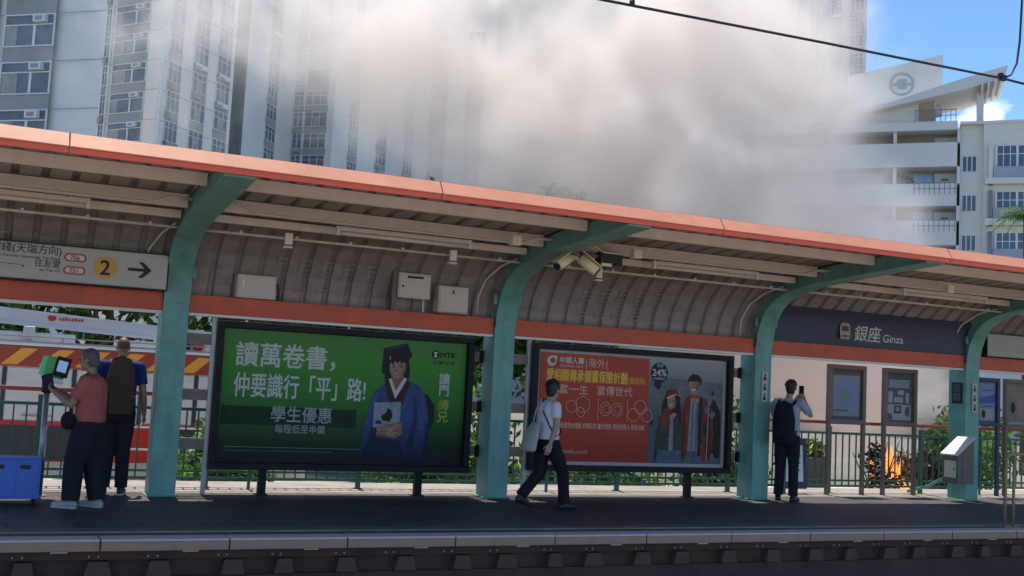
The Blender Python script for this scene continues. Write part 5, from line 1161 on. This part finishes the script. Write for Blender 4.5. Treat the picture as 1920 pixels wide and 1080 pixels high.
def person(label, loc, heading, J, skin, shirt, trousers, shoe, hair, sleeve=0.55, girth=1.0, wide=1.0, head_yaw=0.0, head_pitch=0.0, hairstyle='short', shirt_hem=None, face=True, loose=1.0):
    F = Fig(loc, heading); t = thing('person', label, 'person', loc)
    hd = Vector(J['head']); nk = Vector(J['neck']); pel = Vector(J['pelvis']); ch = nk.lerp(pel, .34)
    b = MB(); g = girth
    # torso as stacked ellipsoids, one skin
    F.ell(b, nk.lerp(pel, .16), (.155 * g, .085 * g, .10)); F.ell(b, nk.lerp(pel, .32), (.16 * g, .105 * g, .15)); F.ell(b, nk.lerp(pel, .62), (.138 * g, .098 * g, .17)); F.ell(b, pel + Vector((0, 0, .02)), (.158 * g, .11 * g, .13))
    F.limb(b, [nk - Vector((0, 0, .05)), nk + (hd - nk) * .55], [.058, .052])
    hm = Matrix.Rotation(head_yaw, 3, 'Z') @ Matrix.Rotation(head_pitch, 3, 'X')
    def H_(p): return hd + hm @ Vector(p)
    b.ell(F.w(H_((0, -.008, .022))), (.074, .092, .098), 18, 12, 0, F.rot @ hm); b.ell(F.w(H_((0, .022, -.045))), (.055, .066, .072), 16, 11, 0, F.rot @ hm)
    b.tube([F.w(H_((0, .085, .02))), F.w(H_((0, .106, -.018))), F.w(H_((0, .088, -.03)))], [.009, .015, .013], 8)
    b.ell(F.w(H_((0, .083, -.062))), (.024, .010, .009), 10, 7, 0, F.rot @ hm); b.ell(F.w(H_((0, .075, -.095))), (.026, .018, .018), 10, 7, 0, F.rot @ hm)
    for sx_ in (-1, 1):
        b.ell(F.w(H_((sx_ * .075, -.005, -.005))), (.011, .022, .032), 10, 8, 0, F.rot @ hm)
    for sd, k in ((-1, 'L'), (1, 'R')):
        sh, el, wr = Vector(J['sh' + k]), Vector(J['el' + k]), Vector(J['wr' + k])
        F.limb(b, [sh, sh.lerp(el, .4), el], [.050 * g, .047 * g, .037 * g]); F.limb(b, [el, el.lerp(wr, .3), wr], [.037 * g, .038 * g, .025 * g])
        hand(F, b, wr, el, J.get('pn' + k, (-sd, 0.2, 0)), J.get('curl', .5), sd)
        hp, kn, an = Vector(J['hip' + k]), Vector(J['kn' + k]), Vector(J['an' + k]); toe = Vector(J['toe' + k])
        F.limb(b, [hp, hp.lerp(kn, .45), kn], [.082 * g, .074 * g, .052 * g]); F.limb(b, [kn, kn.lerp(an, .35), an], [.052 * g, .050 * g, .034 * g]); F.limb(b, [an - Vector((0, 0, .03)), an.lerp(toe, .8) - Vector((0, 0, .02))], [.034, .026])
    body = b.build('body', skin, t, remesh=.0075, smooth_it=3)
    # shirt: torso shell and sleeves
    b = MB(); q = g * 1.09 * loose; hem = shirt_hem if shirt_hem is not None else pel.z + .02
    F.ell(b, nk.lerp(pel, .15), (.168 * q, .098 * q, .09)); F.ell(b, nk.lerp(pel, .30), (.172 * q, .120 * q, .16)); F.ell(b, nk.lerp(pel, .62), (.160 * q, .122 * q, .19))
    hemp = Vector((pel.x, pel.y, hem)); P = [F.w(nk.lerp(pel, .4)), F.w(nk.lerp(pel, .75)), F.w(hemp)]
    b.add(*loft(P, [(.165 * q, .118 * q), (.164 * q, .122 * q), (.172 * q, .130 * q)], F))
    for k in 'LR':
        sh, el = Vector(J['sh' + k]), Vector(J['el' + k]); e = sh.lerp(el, sleeve)
        F.limb(b, [sh * .6 + nk * .4 - Vector((0, 0, .02)), sh], [.060 * g, .066 * g]); b.tube([F.w(sh), F.w(sh.lerp(e, .5)), F.w(e)], [.064 * g * loose, .064 * g * loose, .062 * g * loose], 14)
    b.ell(F.w(nk + Vector((0, 0, -.005))), (.070, .066, .030), 14, 8, 0, F.rot)
    b.build('shirt', shirt, t, remesh=.010, smooth_it=5)
    # trousers
    b = MB(); F.ell(b, pel + Vector((0, 0, .03)), (.172 * g, .125 * g, .12)); F.ell(b, pel + Vector((0, -.025, -.06)), (.165 * g, .118 * g, .11))
    for k in 'LR':
        hp, kn, an = Vector(J['hip' + k]), Vector(J['kn' + k]), Vector(J['an' + k])
        F.limb(b, [hp + Vector((0, 0, .02)), hp.lerp(kn, .5), kn], [.098 * g * wide, .092 * g * wide, .074 * g * wide]); b.tube([F.w(kn), F.w(kn.lerp(an, .5)), F.w(an - (an - kn).normalized() * .0)], [.074 * g * wide, .070 * g * wide, .070 * wide], 14)
    b.build('trousers', trousers, t, remesh=.011, smooth_it=4)
    for k in 'LR':
        an, toe = Vector(J['an' + k]), Vector(J['toe' + k]); d = (toe - an); d.z = 0; d.normalize(); b = MB()
        heel = an - d * .035; pit = toe.z - .03
        F.limb(b, [Vector((heel.x, heel.y, an.z - .045)), Vector((an.x, an.y, an.z - .035)), an.lerp(toe, .55) + Vector((0, 0, -.015)), toe], [.042, .046, .043, .032]); b.tube([F.w(an - Vector((0, 0, .03))), F.w(an + Vector((0, 0, .02)))], [.046, .043], 12)
        so = b.build('shoe', shoe[0], t, remesh=.009, smooth_it=3)
        b = MB(); P = [Vector((heel.x, heel.y, an.z - .078)), Vector((toe.x, toe.y, toe.z - .022))]
        b.bar(F.w(P[0] - d * .03), F.w(P[1] + d * .025), .078, .022); b.build('sole', shoe[1], so, bevel=.008)
    # hair
    b = MB(); rnd = random.Random(len(label))
    if hairstyle == 'cropped':
        b.ell(F.w(H_((0, -.014, .034))), (.077, .094, .094), 18, 12, 0, F.rot @ hm)
    elif hairstyle == 'bob':
        b.ell(F.w(H_((0, -.020, .032))), (.086, .100, .098), 18, 12, 0, F.rot @ hm); b.ell(F.w(H_((0, -.055, -.03))), (.080, .060, .085), 16, 11, 0, F.rot @ hm)
    else:
        b.ell(F.w(H_((0, -.018, .036))), (.085, .103, .100), 18, 12, 0, F.rot @ hm); b.ell(F.w(H_((0, -.055, -.025))), (.068, .050, .070), 16, 11, 0, F.rot @ hm)
        for _ in range(60):
            a = rnd.uniform(0, 6.28); e = rnd.uniform(.1, 1.3); b.ell(F.w(H_((.083 * math.cos(a) * math.cos(e), -.02 + .100 * math.sin(a) * math.cos(e), .040 + .097 * math.sin(e)))), (.020, .020, .016), 7, 5)
    # keep the face free: cut hair in front of the brow
    hb = b
    keep = []
    o = hb.build('hair', hair, t, remesh=.008, smooth_it=1)
    inv = (F.rot @ hm).transposed(); c0 = F.w(hd) - wpos(t)
    bm = bmesh.new(); bm.from_mesh(o.data); dead = []
    for v in bm.verts:
        p = inv @ (v.co - c0)
        if (p.y > .035 and p.z < .058) or (p.y > -.005 and p.z < .0) or p.z < -.085: dead.append(v)
    bmesh.ops.delete(bm, geom=dead, context='VERTS'); bm.to_mesh(o.data); bm.free()
    for sx_ in (-1, 1):
        b = MB(); b.ell(F.w(H_((sx_ * .031, .079, .008))), (.013, .007, .008), 10, 7, 0, F.rot @ hm); b.build('eye', EYEW, t)
        b = MB(); b.ell(F.w(H_((sx_ * .032, .083, .030))), (.018, .006, .0045), 8, 6, 0, F.rot @ hm); b.build('eyebrow', hair, t)
    return t, F

def loft(P, rad, F, n=18):
    vs, fs = [], []
    for p, (a, c) in zip(P, rad):
        vs += [p + F.r * a * math.cos(2 * math.pi * k / n) + F.f * c * math.sin(2 * math.pi * k / n) for k in range(n)]
    m = len(P)
    fs = [(i * n + k, i * n + (k + 1) % n, (i + 1) * n + (k + 1) % n, (i + 1) * n + k) for i in range(m - 1) for k in range(n)]
    fs += [tuple(range(n))[::-1], tuple(range((m - 1) * n, m * n))]
    return vs, fs

def stand(H, sp=.10, **kw):
    J = dict(head=(0, .015, H * .930), neck=(0, -.005, H * .845), pelvis=(0, 0, H * .535))
    for s_, k in ((-1, 'L'), (1, 'R')):
        J['sh' + k] = (s_ * .112 * H, -.005, H * .812); J['el' + k] = (s_ * .145 * H, -.02, H * .63); J['wr' + k] = (s_ * .145 * H, .05, H * .485)
        J['hip' + k] = (s_ * .052 * H, 0, H * .51); J['kn' + k] = (s_ * (sp * .9), .012, H * .28); J['an' + k] = (s_ * sp, -.02, .085); J['toe' + k] = (s_ * (sp + .03), .145, .038)
    J.update(kw); return J

# woman with the card at the reader
J = stand(1.68, .105, head=(-.01, .06, 1.585), neck=(0, .0, 1.425), shL=(-.172, .01, 1.355), shR=(.172, .01, 1.355), elL=(-.205, .14, 1.10), wrL=(-.125, .345, 1.215), elR=(.19, .16, 1.10), wrR=(.06, .37, 1.225), pnL=(.5, 0, .8), pnR=(-.5, 0, .8), curl=.7, anL=(-.105, .10, .085), toeL=(-.125, .265, .038), knL=(-.09, .10, .47), anR=(.10, -.11, .085), toeR=(.12, .055, .038), knR=(.09, -.04, .47))
pw, Fw = person('grey haired woman in a pink T-shirt holding a dark card toward the green card reader', (1.06, 12.98, 0), -66, J, SKIN2, cloth('pink_shirt', (0.42, 0.12, 0.10)), cloth('dark_trousers', (0.022, 0.022, 0.032)), (mat('grey_shoe', (0.42, 0.41, 0.40), .7, .2, 9), mat('pale_sole', (0.5, 0.48, 0.46), .7, .1, 9)), HAIRG, sleeve=.72, girth=1.10, wide=1.34, head_pitch=-.16, hairstyle='bob', loose=1.06)
t = thing('card_wallet', 'dark purple card wallet held up by the woman in pink', 'wallet', Fw.w((-.04, .50, 1.30)))
b = MB(); c = Fw.w((-.03, .475, 1.325)); b.obox(c, Fw.f * .055 - Fw.u * .02, Fw.r * .012 , Fw.u * .085 + Fw.f * .02); b.build('cover', cloth('purple_leather', (0.035, 0.025, 0.06)), t, bevel=.006)
t = thing('shoulder_bag', 'small black shoulder bag at the hip of the woman in pink', 'bag', Fw.w((-.20, .14, .9)))
b = MB(); Fw.ell(b, (-.17, .17, .93), (.05, .08, .10)); b.build('bag_body', cloth('black_canvas', (0.018, 0.018, 0.02)), t)
b = MB(); b.tube([Fw.w(p) for p in ((-.18, .15, 1.03), (-.15, .16, 1.22), (-.08, .10, 1.40), (-.04, .02, 1.455), (.04, -.08, 1.41), (.10, -.145, 1.25), (.12, -.15, 1.05), (.02, -.155, .93), (-.14, -.06, .93), (-.20, .08, .95))], .011, 8); b.build('strap', M['black'], t)

# man in blue with a brown backpack
J = stand(1.90, .10, elR=(.275, -.03, 1.22), wrR=(.300, .06, .965), elL=(-.275, -.02, 1.22), wrL=(-.26, .10, .97), curl=.6)
pm, Fm = person('man in a blue T-shirt with a brown backpack seen from behind', (1.485, 14.36, 0), 8, J, SKIN2, cloth('blue_shirt', (0.020, 0.040, 0.16)), cloth('charcoal_trousers', (0.020, 0.020, 0.028)), (mat('dark_shoe', (0.04, 0.04, 0.045), .6, .2, 9), mat('white_sole', (0.55, 0.54, 0.52), .7, .1, 9)), HAIRT, sleeve=.66, girth=1.08, wide=1.06, hairstyle='cropped')
def backpack(name_label, F, c, sx_, sy_, sz_, m, strap_m, pocket, sho, trim=None):
    t = thing('backpack', name_label, 'backpack', F.w(c))
    b = MB(); P = []
    for k in range(9):
        tt = k / 8; z = -sz_ + 2 * sz_ * tt; f = (1 - .35 * max(0, tt - .55) ** 1.2 / .45 ** 1.2) * (1 - .10 * (1 - tt)); P.append((Vector(c) + Vector((0, 0, z)), (sx_ * f, sy_ * (1.1 - .45 * tt))))
    b.add(*loft([F.w(p) for p, _ in P], [r for _, r in P], F, 20)); b.ell(F.w(Vector(c) + Vector((0, 0, sz_ * .93))), (sx_ * .66, sy_ * .62, sz_ * .14), 16, 9, 0, F.rot)
    b.build('pack', m, t, remesh=.012, smooth_it=5)
    b = MB(); b.ell(F.w(Vector(c) + Vector((0, -sy_ * .85, -sz_ * .42))), (sx_ * .78, sy_ * .45, sz_ * .46), 16, 10, 0, F.rot); b.build('front_pocket', m if not pocket else pocket, t)
    for s_ in (-1, 1):
        b = MB(); x_ = s_ * sho
        pts = [Vector(c) + Vector((s_ * sx_ * .5, sy_ * .3, sz_ * .80)), Vector((x_, -.07, F_top(F) + .03)), Vector((x_, .02, F_top(F) + .065)), Vector((x_ * 1.02, .13, F_top(F) - .06)), Vector((x_ * 1.05, .15, F_top(F) - .25)), Vector(c) + Vector((s_ * sx_ * .92, sy_ * .6, -sz_ * .55))]
        b.tube([F.w(p) for p in pts], [.018, .024, .024, .022, .018, .012], 8); b.build('strap', strap_m, t)
    b = MB(); b.tube([F.w(Vector(c) + Vector((x_, sy_ * .1, sz_ * (1.0 + .10 * (1 - (x_ / .05) ** 2))))) for x_ in (-.05, -.025, 0, .025, .05)], .008, 6); b.build('grab_loop', strap_m, t)
    if trim:
        b = MB(); b.add(*loft([F.w(Vector(c) + Vector((0, 0, z))) for z in (-sz_ * .36, -sz_ * .33)], [(sx_ * 1.01, sy_ * 1.12)] * 2, F, 20)); b.build('trim_band', trim, t)
    return t
def F_top(F): return F.sh
BRN = cloth('brown_canvas', (0.085, 0.055, 0.038)); NVY = cloth('navy_nylon', (0.016, 0.017, 0.028))
Fm.sh = 1.545
backpack('brown backpack with a pale seam worn by the man in blue', Fm, (.01, -.215, 1.30), .175, .105, .33, BRN, BRN, None, .12, cloth('tan_seam', (0.26, 0.18, 0.12)))

# young walker in a white shirt
J = dict(head=(.0, .055, 1.512), neck=(0, .01, 1.372), pelvis=(0, -.01, .865), shL=(-.178, .02, 1.315), shR=(.178, -.01, 1.315), elR=(.21, -.02, 1.065), wrR=(.19, -.09, .83), elL=(-.21, .09, 1.08), wrL=(-.17, .20, .88),
         hipL=(-.085, -.02, .83), hipR=(.085, .01, .83), knL=(-.085, -.03, .465), anL=(-.08, -.315, .175), toeL=(-.08, -.175, .055), knR=(.085, .205, .475), anR=(.08, .245, .088), toeR=(.085, .40, .045), curl=.55, pnR=(-1, .3, 0), pnL=(1, .3, 0))
WHS = cloth('white_shirt', (0.62, 0.66, 0.74), .1)
pk, Fk = person('student in a white shirt walking past the red billboard with a pale tote bag', (6.545, 12.83, 0), 82, J, SKIN, WHS, cloth('black_trousers', (0.018, 0.018, 0.024)), (mat('black_shoe', (0.02, 0.02, 0.022), .5, .2, 9), M['black']), HAIRB, sleeve=.62, girth=.98, wide=1.08, head_yaw=.35, hairstyle='short', shirt_hem=.89, loose=1.03)
t = thing('tote_bag', 'pale grey tote bag hanging behind the walking student', 'bag', Fk.w((.05, -.28, .7)))
TOTE = cloth('pale_tote', (0.42, 0.42, 0.38))
b = MB(); b.add(*loft([Fk.w(p) for p in ((.02, -.20, 1.10), (.02, -.235, 1.02), (.02, -.28, .88), (.02, -.31, .76), (.02, -.31, .735))], [(.10, .012), (.13, .035), (.15, .065), (.15, .075), (.13, .06)], Fk, 18)); b.build('bag_body', TOTE, t, remesh=.010, smooth_it=3)
for x_ in (-.05, .09):
    b = MB(); b.tube([Fk.w(p) for p in ((x_, -.20, 1.08), (x_ - .02, -.15, 1.25), (x_ - .04, -.06, 1.395), (x_ - .06, .03, 1.37))], .009, 6); b.build('strap', TOTE, t)
t = thing('chest_strap', 'thin dark strap slung over the shirt of the walking student', 'strap', Fk.w((0, 0, 1.1)))
b = MB(); b.tube([Fk.w(p) for p in ((-.10, -.03, 1.40), (.06, -.125, 1.24), (.16, -.09, 1.06), (.185, .0, .93), (.15, .10, .98), (.0, .14, 1.15), (-.11, .09, 1.36), (-.10, -.03, 1.40))], .009, 6); b.build('strap', M['black'], t)

# man with navy backpack taking a photograph
J = stand(1.85, .115, head=(.03, .04, 1.728), neck=(0, .0, 1.565), elR=(.325, .10, 1.33), wrR=(.185, .24, 1.575), elL=(-.27, .18, 1.31), wrL=(.05, .28, 1.56), pnR=(-.6, .5, .3), pnL=(.6, .5, .3), curl=1.0)
pp, Fp = person('man in a grey shirt with a navy backpack raising a phone to photograph the fire', (11.30, 14.00, 0), 52, J, SKIN, cloth('pale_grey_shirt', (0.40, 0.40, 0.45), .12), cloth('navy_trousers', (0.020, 0.021, 0.032)), (mat('black_boot', (0.018, 0.018, 0.02), .5, .2, 9), M['black']), HAIRB, sleeve=.8, girth=1.04, wide=1.05, hairstyle='short')
Fp.sh = 1.49
backpack('navy backpack worn by the man taking a photo', Fp, (-.01, -.225, 1.19), .185, .12, .31, NVY, NVY, None, .125)
t = thing('phone', 'black phone held up by the man with the navy backpack', 'phone', Fp.w((.12, .32, 1.69)))
b = MB(); b.obox(Fp.w((.125, .325, 1.70)), Fp.r * .040, Fp.f * .005, Fp.u * .082); b.build('case', M['black'], t, bevel=.004)
# ------------------------------------------------------------------ smoke of the fire (one volume) and flames
def make_smoke():
    ng = bpy.data.node_groups.new("smoke_field", 'GeometryNodeTree')
    ng.interface.new_socket("Geometry", in_out='OUTPUT', socket_type='NodeSocketGeometry')
    n, l = ng.nodes, ng.links
    out = n.new('NodeGroupOutput'); vc = n.new('GeometryNodeVolumeCube'); pos = n.new('GeometryNodeInputPosition')
    def math_(op, a, b=None, clamp=False):
        m = n.new('ShaderNodeMath'); m.operation = op; m.use_clamp = clamp
        for i, v in enumerate((a, b)):
            if v is None: continue
            if isinstance(v, (int, float)): m.inputs[i].default_value = v
            else: l.new(v, m.inputs[i])
        return m.outputs[0]
    def vec(op, a, b):
        m = n.new('ShaderNodeVectorMath'); m.operation = op
        for i, v in enumerate((a, b)):
            if isinstance(v, (tuple, Vector)): m.inputs[i].default_value = tuple(v)
            elif isinstance(v, float): m.inputs['Scale'].default_value = v
            else: l.new(v, m.inputs[i])
        return m.outputs['Value'] if op in ('DISTANCE', 'LENGTH') else m.outputs[0]
    def noise_tex(scale, detail, v):
        t = n.new('ShaderNodeTexNoise'); t.inputs['Scale'].default_value = scale; t.inputs['Detail'].default_value = detail
        t.inputs['Roughness'].default_value = 0.58; l.new(v, t.inputs['Vector']); return t
    w1 = noise_tex(0.22, 1.0, pos.outputs[0])
    warp = vec('SCALE', vec('SUBTRACT', w1.outputs['Color'], (0.5, 0.5, 0.5)), 4.2)
    p = vec('ADD', pos.outputs[0], warp)
    w2 = noise_tex(1.0, 2.0, p); p2 = vec('ADD', p, vec('SCALE', vec('SUBTRACT', w2.outputs['Color'], (0.5, 0.5, 0.5)), 1.3))
    puffs = PUFFS
    total = None
    lo_, hi_ = Vector((1e9,) * 3), Vector((-1e9,) * 3)
    for px, py, z, r, wgt in puffs:
        c = at(px, py, z)
        for k in range(3):
            lo_[k] = min(lo_[k], c[k] - r - 2.2); hi_[k] = max(hi_[k], c[k] + r + 2.2)
        d = math_('DIVIDE', vec('DISTANCE', p, c), r)
        s = math_('SUBTRACT', 1.0, math_('MULTIPLY', d, d), True)
        s = math_('MULTIPLY', s, wgt)
        total = s if total is None else math_('ADD', total, s)
    nz = noise_tex(0.72, 6.0, p2)
    big = noise_tex(0.16, 2.0, pos.outputs[0])
    t = math_('MINIMUM', total, 1.4)
    t = math_('SUBTRACT', t, math_('MULTIPLY', nz.outputs[0], 2.3))
    t = math_('SUBTRACT', t, math_('MULTIPLY', big.outputs[0], 0.45))
    t = math_('MAXIMUM', math_('ADD', t, 1.14), 0.0)
    t = math_('MULTIPLY', t, math_('GREATER_THAN', total, 0.02))
    t = math_('MULTIPLY', math_('MULTIPLY', t, t), SMOKE_GAIN)
    t = math_('MINIMUM', t, 0.9)
    l.new(t, vc.inputs['Density'])
    lo_.z = max(lo_.z, -0.88)
    vc.inputs['Min'].default_value = lo_; vc.inputs['Max'].default_value = hi_
    ext = hi_ - lo_
    for k, ax in enumerate(('X', 'Y', 'Z')):
        vc.inputs['Resolution ' + ax].default_value = int(ext[k] / SMOKE_VOX)
    m = bpy.data.materials.new("smoke"); m.use_nodes = True
    mn, ml = m.node_tree.nodes, m.node_tree.links; mn.clear()
    mo = mn.new('ShaderNodeOutputMaterial'); pv = mn.new('ShaderNodeVolumePrincipled')
    pv.inputs['Color'].default_value = (0.962, 0.919, 0.874, 1); pv.inputs['Density'].default_value = 1.0
    pv.inputs['Anisotropy'].default_value = 0.25
    ml.new(pv.outputs[0], mo.inputs['Volume'])
    sm = n.new('GeometryNodeSetMaterial'); sm.inputs['Material'].default_value = m
    l.new(vc.outputs[0], sm.inputs[0]); l.new(sm.outputs[0], out.inputs[0])
    me = bpy.data.meshes.new("smoke"); o = bpy.data.objects.new("smoke", me); COL.objects.link(o)
    md = o.modifiers.new("smoke_field", 'NODES'); md.node_group = ng
    o['kind'] = 'stuff'; o['label'] = 'pale grey brown smoke billowing up from the fire behind the platform'
    return o
# photo px, py, optical depth, radius in metres, weight
PUFFS = [(1650, 850, 29, 2.0, .95), (1560, 710, 29, 3.0, .95), (1770, 690, 28.5, 1.7, .8), (1500, 560, 29, 3.4, 1.15), (1620, 470, 28.5, 2.6, 1.0), (1400, 420, 29, 4.0, 1.3),
         (1200, 320, 30, 4.4, 1.15), (1010, 260, 31, 4.0, .80), (1500, 250, 30, 2.9, .85), (1400, 150, 31, 4.2, .95), (1150, 70, 32, 4.6, .60), (1610, 330, 29, 2.0, .55), (1590, 130, 31, 2.6, .42),
         (850, 100, 32, 4.0, .37), (1350, -80, 33, 5.0, .48), (690, 20, 33, 3.8, .40), (800, 220, 32, 2.8, .50), (950, -60, 33, 4.6, .33), (540, -20, 34, 3.6, .36), (930, 350, 30, 2.6, .42), (1680, 440, 28, 1.8, .72), (650, 130, 33, 2.8, .42), (330, 80, 37, 5.0, .36), (440, 40, 36, 4.5, .38), (760, 60, 33, 3.2, .40)]
fl = bpy.data.lights.new("fire_glow", 'POINT'); fl.energy = 60; fl.color = (1.0, 0.42, 0.13); fl.shadow_soft_size = 0.45
flo = bpy.data.objects.new("fire_glow", fl); COL.objects.link(flo); flo.location = (18.9, 20.0, 0.25)
SMOKE_GAIN, SMOKE_VOX = 0.62, 0.135
make_smoke()
